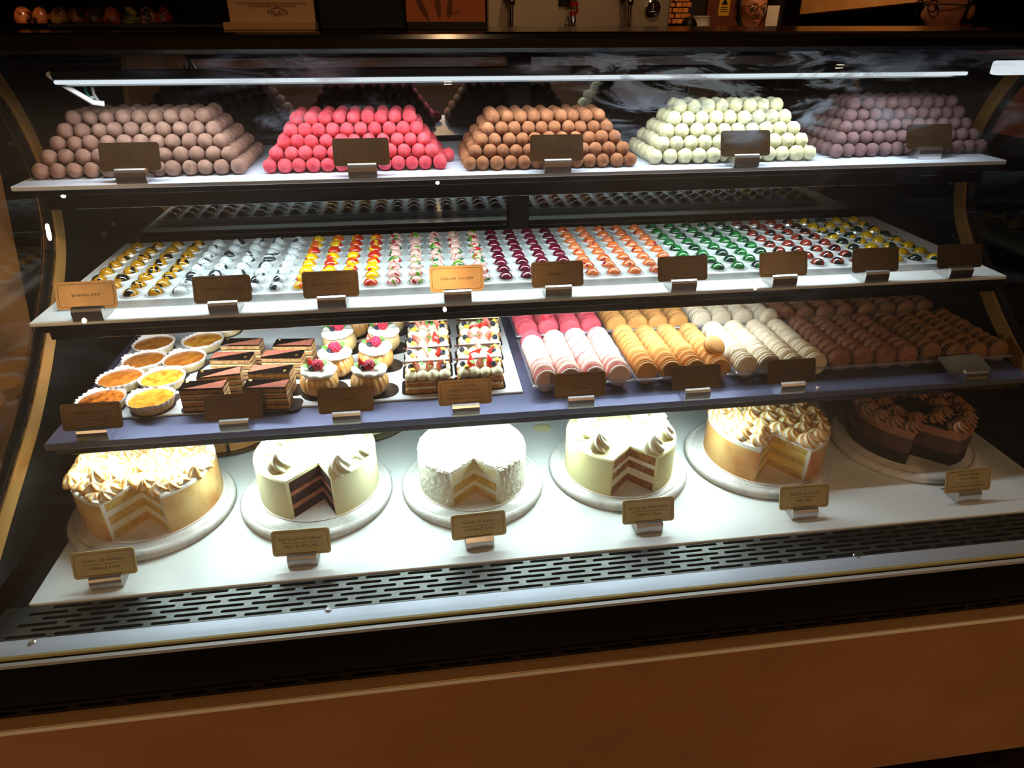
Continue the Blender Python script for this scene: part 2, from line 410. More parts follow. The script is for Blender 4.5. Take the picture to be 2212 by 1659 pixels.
zone = n.math('MULTIPLY', n.lin(xyz[2], 1.255, 1.335), n.math('MULTIPLY', n.lin(xyz[0], -.45, .18), n.math('ADD', n.lin(xyz[0], .80, .52), .18)))
sm = n.math('MULTIPLY', n.math('MULTIPLY', n.step(wipe, .51, .74), n.step(patch, .40, .62)), n.math('ADD', n.math('MULTIPLY', zone, 1.9), .03))
dots = n.math('MULTIPLY', n.step(n.math('SUBTRACT', 1.0, n.voronoi(co, 26)), .90, .925), n.step(n.noise(co, 7, 1), .56, .60))
mp2 = n.new('ShaderNodeMapping'); n.link(co, mp2.inputs[0]); mp2.inputs['Rotation'].default_value = (0, rad(-58), 0); mp2.inputs['Scale'].default_value = (1.6, 40, 90)
scr_ = n.math('MULTIPLY', n.step(n.noise(mp2.outputs[0], 4, 1, .5), .785, .80), .10)
fac = n.math('ADD', n.math('ADD', n.math('ADD', sm, n.math('MULTIPLY', dots, .05)), scr_), .004, True); fac = n.math('MINIMUM', fac, .42)
df = n.new('ShaderNodeBsdfDiffuse'); df.inputs[0].default_value = (.62, .78, 1, 1)
tl = n.new('ShaderNodeBsdfTranslucent'); tl.inputs[0].default_value = (.62, .78, 1, 1)
m0 = n.new('ShaderNodeMixShader'); m0.inputs[0].default_value = .5; n.link(df.outputs[0], m0.inputs[1]); n.link(tl.outputs[0], m0.inputs[2])
m1 = n.new('ShaderNodeMixShader'); n.link(fac, m1.inputs[0]); n.link(tr.outputs[0], m1.inputs[1]); n.link(m0.outputs[0], m1.inputs[2])
m2 = n.new('ShaderNodeMixShader'); n.link(schlick(n, .035), m2.inputs[0]); n.link(m1.outputs[0], m2.inputs[1]); n.link(gl.outputs[0], m2.inputs[2])
M_glass = n.done(m2.outputs[0])
M_endglass = clear('end_glass', (.97, .98, .97, 1), .045)
g = mk('front_glass', band(GPs, .006, XL-.12, XR+.14), M_glass, case, True, CO)
g['label'] = 'curved smudged front glass pane'
# end panes fill the side between the trim and the front glass
def pane_between(P, Q, x0, x1):
    k = len(P); Qr = [Q[int(i*(len(Q)-1)/(k-1))] for i in range(k)]; V = []
    for x in (x0, x1): V += [(x, y, z) for y, z in P]+[(x, y, z) for y, z in Qr]
    F_ = []
    for i in range(k-1):
        F_ += [(i, i+1, k+i+1, k+i), (2*k+i, 3*k+i, 3*k+i+1, 2*k+i+1)]
    return V, F_
TPz = [p for p in TPs]; GPin = [(y+.009, z) for y, z in GPs[6:]]
cp('end_glass', pane_between(TPz, GPin, XL-.012, XL-.008), M_endglass)
cp('end_glass', pane_between(TPz, GPin, XR+.008, XR+.012), M_endglass)
# back doors
yb = 1.585
xs = at_y(1118, 465, yb).x
d1 = cp('back_door', bbox(XL, xs, yb, yb+.012, .66, 1.385, .001, 1), M_mirror)
d2 = cp('back_door', bbox(xs, XR, yb-.004, yb+.008, .66, 1.385, .001, 1), M_mirror)
cp('door_stile', bbox(xs-.024, xs+.024, yb-.022, yb-.004, .66, 1.385, .002, 1), M_black)
cp('back_rail', box(XL, XR, yb-.02, yb+.02, 1.375, 1.392), M_black)
cp('back_rail', box(XL, XR, yb-.03, yb+.02, .60, .665), M_black)
cp('case_back', box(XL-.03, XR+.03, yb+.015, yb+.03, .60, 1.392), M_black)
# light fixture under the counter
led = cp('light_strip', bbox(-.54, .985, 1.208, 1.224, 1.3575, 1.372, .002, 1), M_black)
mk('diffuser', bbox(-.538, .983, 1.206, 1.2235, 1.352, 1.358, .002, 1), M_led, led)
mk('back_shield', bbox(-.54, .985, 1.2245, 1.2275, 1.3475, 1.366, .0008, 1), M_black, led)  # plate added to keep the diffuser out of the mirrored doors
cp('strip_bracket', tube([(-.545, 1.215, 1.366), (-.54, 1.24, 1.35), (-.515, 1.27, 1.32), (-.500, 1.275, 1.317)], .0045, 8), M_wirew, None, True)
cp('loose_wire', tube([at_y(183, 186, 1.3), at_y(186, 200, 1.3), at_y(193, 209, 1.3)], .0022, 6), M_wireg, None, True)
cp('loose_wire', tube([at_y(199, 188, 1.3), at_y(203, 204, 1.3), at_y(212, 217, 1.3), at_y(205, 211, 1.3), at_y(196, 210, 1.3)], .0024, 6), M_wirew, None, True)
cp('lamp_end', bbox(1.035, 1.115, 1.20, 1.222, 1.352, 1.375, .004, 2), M_led)
# ------------------------------------------------------------------ worktop over the case
ct = [(1.662, 1.392), (1.662, 1.4225), (1.205, 1.4225), (1.195, 1.4195), (1.190, 1.4130), (1.190, 1.4000), (1.194, 1.3940), (1.202, 1.392)]
wt = mk('worktop', extrude_x(ct, -.715, 1.26), M_count); tag(wt, 'glossy black rounded worktop running above the display case', 'worktop')
# ------------------------------------------------------------------ shelves
def shelf(name, label, y0, z, x0, x1, yb_, lip, liph, m_top, tube_x, tz):
    t = thing(name, label, 'shelf', (.24, y0, z)); o = Vector((-.24, -y0, -z))
    mk('shelf_board', xf(bbox(x0, x1, y0, yb_, z-.012, z, .0012, 1), o), m_top, t)
    mk('front_lip', xf(add(bbox(x0+.012, x1-.012, y0+.006, y0+.014, z-liph, z-.004, .001, 1), box(x0+.012, x1-.012, y0+.0045, y0+.0062, z-.0085, z-.0075)), o), M_gloss, t)
    mk('light_tube', xf(tube([(tube_x[0], y0+(.03 if z > 1.1 or z < .9 else .075), z-.028), (tube_x[1], y0+(.03 if z > 1.1 or z < .9 else .075), z-.028)], .006, 10), o), M_tube, t, True)
    if z > 1.1: mk('tube_shield', xf(add(box(x0+.02, x1-.02, y0+.040, y0+.043, z-liph-.004, z-.012)), o), M_black, t)  # unseen black shield added to hide the tube from the mirrored doors
    for x in (x0+.02, x1-.05):
        mk('bracket', xf(extrude_x([(y0+.03, z-.014), (yb_, z-.014), (yb_, z-.09), (y0+.05, z-.03)][::-1], x, x+.014), o), M_black, t)
    return t
shelf('glass_shelf', 'black shelf carrying the white board of truffle pyramids', 1.212, 1.197, -.62, 1.10, 1.565, 0, .036, M_black, (-.55, .80), 0)
shelf('glass_shelf', 'black shelf carrying the white board and bonbon trays', 1.108, 1.000, -.628, 1.112, 1.565, 0, .027, M_black, (-.57, .63), 0)
sh3 = shelf('glass_shelf', 'blue brushed steel shelf holding the tartlets and macarons', 1.015, .832, -.63, 1.158, 1.565, 0, .026, M_steelblue, (-.58, .60), 0)
b = mk('acrylic_board', bbox(-.644, 1.110, 1.197, 1.545, 1.197, 1.205, .0015, 1), M_acryl); tag(b, 'frosted white acrylic board under the five truffle pyramids', 'board')
b = mk('white_board', bbox(-.638, 1.110, 1.107, 1.545, 1.000, 1.007, .0012, 1), M_white); tag(b, 'white board under the clear tray of bonbons', 'board')
b = mk('white_board', bbox(-.612, .168, 1.082, 1.545, .832, .836, .001, 1), M_white); tag(b, 'white board under the tartlets, layer cakes and cream pastries', 'board')
b = mk('deck_board', bbox(-.633, 1.163, .845, 1.56, .642, .652, .0012, 1), M_white); tag(b, 'long white deck board under the whole cakes on round stands', 'board')
cp('deck_base', box(XL, XR, .846, 1.585, .60, .641), M_black)
# ------------------------------------------------------------------ truffles
def lumpy(sub, r, amp, freq, seed, point=0):
    V, F_ = ico(sub); off = Vector((seed*3.1, seed*7.7, seed*1.3)); out = []
    for v in V:
        d = noise.noise(v*freq+off)*amp+noise.noise(v*freq*2.7+off)*amp*.5
        out.append(v*(r*(1+d)))
    return out, F_
def truffle_mat(name, c1, c2, bs=260, bd=.0012, rough=.85, hi=.7):
    return mottled(name, c1, c2, 55, rough, spec=.2, lo=.3, hi=hi, bscale=bs, bstr=.55, bdist=bd, sheen=0)
PILES = [  # name, adjective, x0, y0, balls, rows deep, dx per ball in y, colours, visible side
 ('coffee_truffle', 'coffee truffle', -.628, 1.250, 13, .0260, 8, 0.0, (s(122, 90, 76), s(156, 122, 106)), 1, 'leftmost pile'),
 ('raspberry_truffle', 'pink raspberry truffle', -.262, 1.250, 13, .0242, 8, 0.0, (s(196, 54, 68), s(226, 98, 106)), 0, 'pink pile'),
 ('baileys_truffle', 'tan cocoa truffle', .080, 1.230, 13, .0240, 8, 0.0, (s(128, 78, 50), s(166, 112, 78)), -1, 'middle tan pile'),
 ('coconut_truffle', 'cream coconut truffle', .420, 1.243, 12, .0272, 6, .008, (s(206, 202, 156), s(230, 228, 190)), -1, 'cream pile'),
 ('chocolate_truffle', 'mauve brown chocolate truffle', .781, 1.260, 13, .0263, 8, .045, (s(94, 70, 72), s(124, 96, 96)), -1, 'rightmost pile')]
LV = ['bottom row', 'second row up', 'third row up', 'fourth row up', 'top row']
for (nm, adj, x0, y0, nb, p, deep, slope, cols, side, where) in PILES:
    coco = nm.startswith('coconut'); rr = p*.502
    mt = truffle_mat(nm+'_dusting', *cols, bs=420 if coco else 260, bd=.003 if coco else .0010)
    variants = [to_mesh(nm, *lumpy(3, rr, .13 if coco else .05, 4.2 if coco else 1.6, k+1), mt, True) for k in range(4)]
    rest = []; sp = nm.replace('_', ' ')
    for l in range(5):
        n_ = nb-l
        for j in range(deep-l):
            for i in range(n_):
                jx, jy, jz = (R_.uniform(-.0014, .0014) for _ in range(3))
                x = x0+p*(.5+l*.5+i)+jx; y = y0+slope*(x-x0)+p*.985*(j+l*.5)+jy
                z = 1.205+rr*.97+l*p*.715+(abs(jz) if l else 0)
                onside = side > 0 and i == n_-1 or side < 0 and i == 0
                if j == 0 or onside:
                    o = ob(nm, variants[R_.randrange(4)], None, (x, y, z), (R_.uniform(0, 6), R_.uniform(0, 6), R_.uniform(0, 6)), (R_.uniform(.96, 1.04),)*3)
                    if j == 0: lab = '%s, %s face, %s, %s from left' % (sp, where.replace('pile', 'pile front'), LV[l], ordinal(i))
                    else: lab = '%s, %s flank of %s, %s, %s behind the front' % (sp, 'right' if side > 0 else 'left', where, LV[l], ordinal(j-1))
                    tag(o, lab, 'truffle', adj+'s in the '+where)
                elif l == 4 or i in (0, n_-1) or j in (1, deep-l-1) or l < 1: rest.append((x, y, z))
    V2, F2 = ico(2, rr)
    stf = mk(nm+'s_behind', add(*[xf((V2, F2), q) for q in rest]), mt, None, True)
    tag(stf, 'remaining %ss stacked behind the front of the %s' % (sp, where), 'truffles', None, 'stuff')
    if nm.startswith('rasp'):
        o = ob(nm, variants[0], None, at_z(968, 334, 1.205+rr)); tag(o, 'single pink raspberry truffle lying loose to the right of its pile', 'truffle')
# ------------------------------------------------------------------ bonbon tray and bonbons
TZ = 1.0195; BX, BY, BP = -.585, 1.183, .0408
cx0, cx1, cy0, cy1 = BX-.028, BX+39*BP+.028, BY-.024, BY+7*.0400+.026
parts = [bbox(cx0, cx1, cy0, cy1, 1.0075, TZ, .002, 2)]
ringp = [(.0150, .0002), (.0154, .0030), (.0166, .0034), (.0180, .0002)]
rg = lathe(ringp, 20); rg = (rg[0], rg[1][:-2])
for c in range(40):
    for r in range(8): parts.append(xf(rg, (BX+c*BP, BY+r*.0400, TZ)))
M_tray = clear('milky_tray', (.97, .98, .98, 1), .06, .08, .55, (.84, .88, .90, 1))
tr_ = mk('bonbon_tray', add(*parts), M_tray, None, False)
tag(tr_, 'long clear moulded tray with round cups holding the coloured bonbons', 'tray')
def bonbon_mat(name, base, patches=(), speck=None, speckc=(0, 0, 0, 1), rough=.12):
    n = N(name); co = n.coord(True); c = base
    for (col, scale, lo, stretch, kind) in patches:
        mp = n.new('ShaderNodeMapping'); n.link(co, mp.inputs[0]); mp.inputs['Scale'].default_value = stretch
        f = n.noise(mp.outputs[0], scale, 2 if kind == 'n' else 0, .5, .4)
        c = n.mix(n.step(f, lo, lo+.03), c, col)
    if speck:
        f = n.noise(co, speck, 1, .5); c = n.mix(n.step(f, .665, .69), c, speckc)
    return n.done(n.bsdf(c, rough, 0, .6, .5))
BK = s(16, 18, 18)
FLAV = [
 (4, 'banana_bonbon', 'yellow bonbon with black stripes', bonbon_mat('bonbon_yellow_black', s(176, 126, 20), [(BK, 78, .575, (1.7, .6, .6), 's')], 420, BK)),
 (5, 'speckled_bonbon', 'white speckled bonbon with dark patch', bonbon_mat('bonbon_white_speckle', s(206, 216, 222), [(s(40, 48, 54), 48, .60, (1.2, 1, .5), 's')], 460, s(30, 34, 38))),
 (4, 'mango_bonbon', 'yellow and red speckled bonbon', bonbon_mat('bonbon_yellow_red', s(240, 190, 20), [(s(196, 42, 26), 34, .50, (1, 1, 1), 's'), (s(226, 96, 30), 50, .62, (1, 1, 1), 's')], 420, s(60, 20, 8))),
 (5, 'pink_bonbon', 'pale pink bonbon with green and red splashes', bonbon_mat('bonbon_pink_green', s(226, 176, 168), [(s(86, 150, 40), 62, .62, (1, 1, 1), 's'), (s(168, 40, 48), 80, .66, (2, .6, .6), 's'), (s(40, 104, 70), 70, .66, (1, 1, 1), 's')], 420, s(150, 60, 60))),
 (4, 'maroon_bonbon', 'glossy maroon bonbon', bonbon_mat('bonbon_maroon', s(96, 14, 40), [(s(66, 8, 28), 50, .55, (1, 1, 1), 'n')])),
 (5, 'orange_bonbon', 'orange bonbon with red streak', bonbon_mat('bonbon_orange', s(206, 106, 54), [(s(140, 30, 40), 70, .655, (2.2, .7, .6), 's'), (s(216, 122, 80), 50, .56, (1, 1, 1), 'n')], 330, s(120, 40, 30))),
 (5, 'green_bonbon', 'dark green marbled bonbon', bonbon_mat('bonbon_green', s(22, 104, 48), [(s(8, 44, 34), 46, .50, (1, 1, 1.4), 'n'), (s(10, 30, 30), 80, .6, (1, 1, 1), 'n')])),
 (4, 'red_bonbon', 'brick red and black bonbon', bonbon_mat('bonbon_red_black', s(126, 44, 34), [(s(28, 18, 22), 48, .52, (1, 1, 1), 'n')])),
 (4, 'lemon_bonbon', 'yellow and dark green bonbon', bonbon_mat('bonbon_yellow_green', s(206, 164, 14), [(s(22, 44, 36), 36, .50, (1, 1, 1), 's')]))]
BR = .0129
prof = [(BR*1.0, 0), (BR*1.0, .0008)]+[(BR*math.cos(rad(a)), (.0008+.0112*math.sin(rad(a))) *1) for a in range(9, 90, 9)]+[(.0004, .0120)]
col = 0
for (k, nm, lab, mt) in FLAV:
    me = to_mesh(nm, *lathe(prof, 24), mt, True)
    for c in range(k):
        for r in range(8):
            o = ob(nm, me, None, (BX+col*BP+R_.uniform(-.0008, .0008), BY+r*.0400, TZ+.0004), (R_.uniform(-.05, .05), R_.uniform(-.05, .05), R_.uniform(0, 6.28)))
            tag(o, '%s, %s column from left, %s from the front' % (lab, ordinal(c), ordinal(r)), 'bonbon', lab+'s in the tray')
        col += 1
# ------------------------------------------------------------------ macarons and their trays
MR, MT = .0215, .0205
def shell_mesh(nm, mt):
    pr = [(MR*.90, .0029), (MR*1.0, .0029), (MR*1.04, .0034), (MR*1.02, .0041), (MR*.95, .0044), (MR*.97, .0051), (MR*.935, .0068), (MR*.82, .0083), (MR*.58, .0092), (.0008, .0096)]
    return to_mesh(nm, *lathe(pr, 28, lambda t, k: (1+(.018*math.sin(t*17+k)+.012*math.sin(t*29)) if k in (1, 2, 3) else 1, 0)), mt, True)
def mac_mat(nm, c1, c2, speck=None, dens=.62):
    n = N(nm); co = n.coord(True); c = n.ramp(n.noise(co, 22, 3), (.35, c1), (.65, c2))
    if speck: c = n.mix(n.step(n.noise(co, 330, 2, .5), dens, dens+.03), c, speck)
    return n.done(n.bsdf(c, .55, 0, .35, 0, 0, n.noise(co, 300, 3), .25, .0006))
P_deep = mac_mat('macaron_deep_pink', s(196, 66, 80), s(220, 92, 104)); P_pale = mac_mat('macaron_pale_pink', s(232, 196, 178), s(242, 212, 198))
P_or = mac_mat('macaron_orange', s(192, 132, 66), s(212, 154, 84)); P_wh = mac_mat('macaron_white', s(222, 204, 172), s(234, 220, 190), s(176, 140, 92), .66)
P_br = mac_mat('macaron_brown', s(140, 92, 66), s(160, 110, 84), s(70, 36, 22), .60); P_dk = mac_mat('macaron_mocha', s(126, 88, 56), s(150, 106, 66), s(70, 44, 26), .68)
F_pk = plain('filling_pink', s(214, 40, 66), .6); F_or = plain('filling_orange', s(150, 88, 30), .6); F_wh = plain('filling_cream', s(232, 214, 172), .6)
F_br = plain('filling_brown', s(120, 70, 40), .6); F_dk = plain('filling_mocha', s(70, 44, 28), .6)
M_clear = clear('clear_plastic', (.985, .987, 1, 1), .12, .08, .09, (.8, .85, 1, 1))
def filling(nm, mt): return to_mesh(nm, *lathe([(MR*.95, -.0030), (MR*1.015, -.0014), (MR*1.015, .0014), (MR*.95, .0030)], 24), mt, True)
MAC = [('pink', P_deep, P_pale, F_pk, .186), ('orange', P_or, P_or, F_or, .379), ('white', P_wh, P_wh, F_wh, .572), ('speckled brown', P_br, P_br, F_br, .765), ('mocha brown', P_dk, P_dk, F_dk, .958)]
CPITCH = .0462; MZ = .832+.0262
def plastic_tray(y0, y1, x0, label):
    nl = 4; X = []; w = CPITCH*nl; sub = 8; V, F_ = [], []
    xs_ = [x0-.004]+[x0+CPITCH*(l+k/sub) for l in range(nl) for k in range(sub)]+[x0+w, x0+w+.004]
    ys_ = [y0-.006, y0]+[y0+(y1-y0)*t for t in (.02, .05, .09, .3, .7, .91, .95, .98)]+[y1, y1+.006]
    for j, y in enumerate(ys_):
        e = min(1, max(0, (y-y0)/.02), 1) if y < (y0+y1)/2 else min(1, max(0, (y1-y)/.02))
        e = math.sqrt(max(0, 1-(1-e)**2))
        for x in xs_:
            u = ((x-x0)/CPITCH) % 1.0 if x0 <= x <= x0+w else 0
            d = math.sqrt(max(0, 1-(2*u-1)**2))*e*.0225 if x0 <= x <= x0+w-1e-6 else 0
            if x < x0-.003 or x > x0+w+.003 or y < y0-.005 or y > y1+.005: d = .003
            V.append((x-x0, y-y0, .0245-d))
    nx = len(xs_)
    for j in range(len(ys_)-1):
        for i in range(nx-1): F_.append((j*nx+i, j*nx+i+1, (j+1)*nx+i+1, (j+1)*nx+i))
    t = mk('macaron_tray', (V, F_), M_clear, None, True, (x0, y0, .8325)); tag(t, label, 'tray')
    t.modifiers.new('thick', 'SOLIDIFY').thickness = .0006
def macaron(sh, fl, loc, rx, rz, lab, grp):
    t = thing('macaron', lab, 'macaron', loc, 0, grp); t.rotation_euler = (rx, R_.uniform(-.04, .04), rz)
    ob('shell', sh, t); ob('shell', sh, t, (0, 0, 0), (PI, 0, R_.uniform(0, 6))); ob('filling', fl, t); return t
for (cn, deep_m, pale_m, f_m, x0) in MAC:
    sb, sf, fl = shell_mesh('shell', deep_m), shell_mesh('shell', pale_m), filling('filling', f_m)
    for (which, y0, ny, sh) in (('front', 1.083, 9, sf), ('back', 1.302, 5, sb)):
        for c in range(4):
            ph = R_.uniform(-.004, .004)
            for r in range(ny):
                tilt = rad(90-15+R_.uniform(-9, 9)) if r else rad(90-8)
                loc = (x0+CPITCH*(c+.5)+R_.uniform(-.0008, .0008), y0+r*.0202+ph+R_.uniform(-.0022, .0022), MZ+R_.uniform(-.0004, .0022))
                sm_ = sh
                if cn == 'pink' and which == 'front' and r == ny-1 and c == 0: sm_ = sb
                macaron(sm_, fl, loc, tilt, R_.uniform(-.05, .05), '%s macaron in the %s tray, %s lane from left, %s from the front' % (cn, which, ordinal(c), ordinal(r)), cn+' macarons in the '+which+' tray')
    plastic_tray(1.066, 1.264, x0, 'clear plastic front tray of %s macarons' % cn)
    plastic_tray(1.286, 1.404, x0, 'clear plastic back tray of %s macarons' % cn)
    if cn == 'pink': macaron(shell_mesh('shell', deep_m), fl, (.254, 1.322, MZ+.028), rad(80), rad(62), 'pink macaron turned sideways on top of the back tray', None)
    if cn == 'orange': macaron(sf, fl, (.379+CPITCH*3.55, 1.118, MZ+.030), rad(38), rad(25), 'orange macaron lying flat on top of the rightmost orange lane', None)
    if cn == 'white': macaron(sf, fl, (.572+CPITCH*3.5, 1.274, MZ+.010), rad(82), rad(12), 'white macaron standing alone between the two white trays', None)
# ------------------------------------------------------------------ signs
M_brass = mottled('brass_plate', s(114, 94, 68), s(132, 112, 80), 30, .22, metal=.96, lo=.3, hi=.7)
M_brass_lit = mottled('lit_brass_plate', s(206, 190, 134), s(220, 204, 148), 30, .36, metal=.45)  # paler brass: the brighter light on the deck signs is put into colour
M_ink = plain('sign_ink', s(22, 16, 10), .5)
PW, PH = .093, .0445
plate_me = to_mesh('plate', *xf(prism(rrect(PW, PH, .0055), -.0006, .0006)), M_brass)
ring_me = to_mesh('border_line', *ring_plate(PW-.008, PH-.008, .0045, .00055, .0006, .0008), M_ink)
bar_me = to_mesh('divider_line', *box(-.031, .031, -.0003, .0003, .0006, .0008), M_ink)
hp = [(.001, 0), (.045, 0), (.045, .002), (.0150, .0150), (.0150, .0205), (.0135, .0215), (.0125, .0205), (.0125, .012), (.0115, .012), (.0115, .0215), (.0065, .0222), (.0028, .0205), (.0006, .0165), (0, .010), (.0003, .004)]
HW = .047
hold_me = to_mesh('holder', *extrude_x(hp, -HW/2, HW/2), [M_alu])
def lettering(parent, txt, y, size, maxw):
    me, wd = text_mesh(txt, size, M_ink, 1.08); k = min(1, maxw/wd)
    ob('lettering', me, parent, (0, y, .0007), (0, 0, 0), (k, k, 1))
plate_lit_me = to_mesh('plate', *xf(prism(rrect(PW, PH, .0055), -.0006, .0006)), M_brass_lit)
def sign(p, lines, lab, div=True, tilt=20, rz=0, fallen=False, pm=None):
    t = thing('name_sign', lab, 'sign', p, rz, 'brass name signs in aluminium blocks')
    ob('holder', hold_me, t)
    e = ob('plate', pm or plate_me, t, (0, .012, .018), (0, 0, 0))
    a = rad(90-tilt); e.rotation_euler = (a, 0, 0); up = Vector((0, math.cos(a), math.sin(a)))
    e.location = Vector((0, .0105, .0175))+up*(PH/2)
    if fallen: e.location = Vector((-.013, .024, .0262)); e.rotation_euler = (rad(22), 0, rad(3))
    ob('border_line', ring_me, e)
    if div and len(lines) > 1: ob('divider_line', bar_me, e, (0, (-.0005 if len(lines) == 2 else -.0045), 0))
    if len(lines) == 1: lettering(e, lines[0], 0, .0062, .07)
    if len(lines) == 2: lettering(e, lines[0], .0058, .0062, .074); lettering(e, lines[1], -.0068, .0062, .074)
    if len(lines) == 3:
        lettering(e, lines[0], .0112, .0056, .074); lettering(e, lines[1], .0036, .0056, .074); lettering(e, lines[2], -.0105, .0056, .074)
    return t
S1 = [(-.459, 1.196, ('TRUFA DE CAFE', 'COFFEE TRUFFLE'), 'brass sign before the leftmost coffee truffle pile'), (-.091, 1.193, ('TRUFA DE FRAMBUESA', 'RASPBERRY TRUFFLE'), 'brass sign before the pink raspberry truffle pile'),
      (.242, 1.190, ('TRUFA DE BAILEYS', 'BAILEYS TRUFFLE'), 'dull brass sign before the middle tan truffle pile'), (.587, 1.193, ('TRUFA DE COCO', 'COCONUT TRUFFLE'), 'dark brass sign before the cream coconut truffle pile'),
      (.967, 1.222, ('TRUFA DE CHOCOLATE', 'CHOCOLATE TRUFFLE'), 'dark brass sign before the rightmost chocolate truffle pile')]
for x, y, t_, l in S1: sign((x, y, 1.2052), t_, l+' on the top shelf')
S2 = [(-.545, ('BANANA SPLIT',), 'brass sign reading BANANA SPLIT at the left end of the bonbon shelf'), (-.333, ('COOKIES AND CREAM',), 'brown brass sign before the white speckled bonbons'), (-.157, ('MANGO MARACUYA',), 'brown brass sign before the yellow and red bonbons'),
      (.056, ('GRAHAM CRACKER',), 'brass sign reading GRAHAM CRACKER before the pale pink bonbons'), (.233, ('RASPBERRY',), 'brown brass sign before the maroon bonbons'), (.462, (), 'blank dark brass sign between the orange and green bonbons'),
      (.654, (), 'blank dark brass sign before the green and brick red bonbons'), (.836, (), 'blank dark brass sign before the brick red and yellow bonbons'), (1.008, (), 'blank dark brass sign at the right end of the bonbon shelf')]
for x, t_, l in S2: sign((x, 1.1035, 1.0072), t_, l)
S3 = [(-.551, ('TARTA DE QUESO', 'CHEESE TARTLET'), 'brass sign reading TARTA DE QUESO before the tartlets'), (-.329, (), 'blank dark brass sign before the chocolate layer cakes'), (-.145, ('SAVARIN',), 'dark brass sign reading SAVARIN before the cream topped buns'),
      (.058, ('MIL HOJAS CON', 'CREMA DE VAINILLA', 'VANILLA MILLEFEUILLE'), 'dark brass sign before the strawberry pastry slices'), (.262, ('ROSAS', 'ROSE PETAL'), 'dark brass sign before the pink macarons'), (.477, (), 'blank scuffed brass sign before the orange macarons'), (.660, ('COCO', 'COCONUT'), 'brass sign reading COCO before the white macarons')]
for x, t_, l in S3: sign((x, 1.0135, .8322), t_, l)
sign((1.030, 1.0135, .8322), (), 'dark sign fallen back onto the mocha macarons', fallen=True)
S4 = [(233, 1272, ('PASTEL DE VAINILLA', 'VANILLA CAKE'), 'brass sign reading PASTEL DE VAINILLA at the left of the deck'), (655, 1224, ('PASTEL DE RED VELVET', 'RED VELVET CAKE'), 'brass sign reading PASTEL DE RED VELVET before the red velvet cake'), (1038, 1186, ('PASTEL DE COCO', 'COCONUT CAKE'), 'brass sign reading PASTEL DE COCO before the coconut cake'),
      (1402, 1153, ('PASTEL DE ZANAHORIA', 'CARROT CAKE'), 'bright brass sign reading PASTEL DE ZANAHORIA before the carrot cake'), (1737, 1122, ('PASTEL DE LIMÓN', 'LIME CAKE'), 'brass sign reading PASTEL DE LIMÓN before the lemon meringue cake'), (2090, 1085, ('CHEESECAKE DE', 'CHOCOLATE', 'CHOCOLATE CHEESECAKE'), 'olive brass sign before the chocolate cheesecake')]
for u, v, t_, l in S4:
    p = at_z(u, v, .652); sign((p.x, p.y-.0015, .6521), t_, l, tilt=18, rz=rad(R_.uniform(-3, 3)), pm=plate_lit_me)
# ------------------------------------------------------------------ small pastries on the third shelf
Z3 = .836
M_card = plain('black_card', s(24, 22, 24), .3)
n = N('baking_paper'); co = n.coord(True); zc = n.sep(n.coord(False))[2]
pc = n.mix(n.lin(n.math('ADD', zc, n.math('MULTIPLY', n.noise(co, 120, 3), .006)), .019, .0145), s(238, 230, 222), n.ramp(n.noise(co, 90, 3), (.35, s(226, 196, 136)), (.65, s(240, 220, 172))))
M_paper = n.done(n.bsdf(pc, .65, 0, .3))
def custard(nm, c1, c2): return mottled(nm, c1, c2, 70, .22, lo=.38, hi=.62, bscale=90, bstr=.25, bdist=.0015, coat=.4)
CU = [custard('caramel_custard', s(176, 96, 30), s(206, 128, 48)), custard('golden_custard', s(206, 120, 28), s(236, 172, 62)), custard('burnt_custard', s(120, 48, 20), s(214, 126, 40))]
def paper_cup(seed):
    rr = random.Random(seed); n = 84; nf = rr.choice([24, 27, 30])
    wob = [rr.uniform(0, 6) for _ in range(4)]
    pr = [(.0330, 0, 0), (.0362, .010, .25), (.0388, .0185, .8), (.0402, .0235, 1.2), (.0398, .0245, 1.2), (.0378, .0195, .8), (.0362, .0175, .1)]
    V, F_ = [], []
    for k, (r, z, a) in enumerate(pr):
        for i in range(n):
            t = 2*PI*i/n
            ple = math.sin(nf*t+wob[0])*.0009*a; fl = (math.sin(3*t+wob[1])+math.sin(5*t+wob[2])*.7)*.5
            zz = z+((max(0, fl)*.0055+.0008*math.sin(nf*t+wob[0])) if 2 < k < 5 else 0); ro = r+ple*1.5+(fl*.0020*(a > 1))
            V.append((ro*math.cos(t), ro*math.sin(t), zz*.78))
    m = len(pr)
    for k in range(m-1):
        for i in range(n):
            j = (i+1) % n; F_.append((k*n+i, k*n+j, (k+1)*n+j, (k+1)*n+i))
    F_.append(tuple(range(n-1, -1, -1))); return V, F_
cups = [to_mesh('paper_cup', *paper_cup(q), M_paper, True) for q in (1, 2, 3, 4)]
fill_prof = [(.0366, .0125), (.0366, .0150), (.034, .0157), (.025, .0153), (.012, .0155), (.0006, .0156)]
fillm = [to_mesh('filling', *lathe(fill_prof, 48, lambda t, k: (1, .0005*math.sin(3*t+k*2) if k > 2 else 0)), m, True) for m in CU]
def card_poly(w, h, r, tab=None):
    return rrect(w, h, r, 6)
tabp = [(.0375*math.cos(rad(a)), .0375*math.sin(rad(a))) for a in range(25, 336, 10)]+[(.044, -.010), (.051, -.0085), (.055, 0), (.051, .0085), (.044, .010)]
card_round = to_mesh('card_base', *prism(tabp, .0002, .0014), M_card)
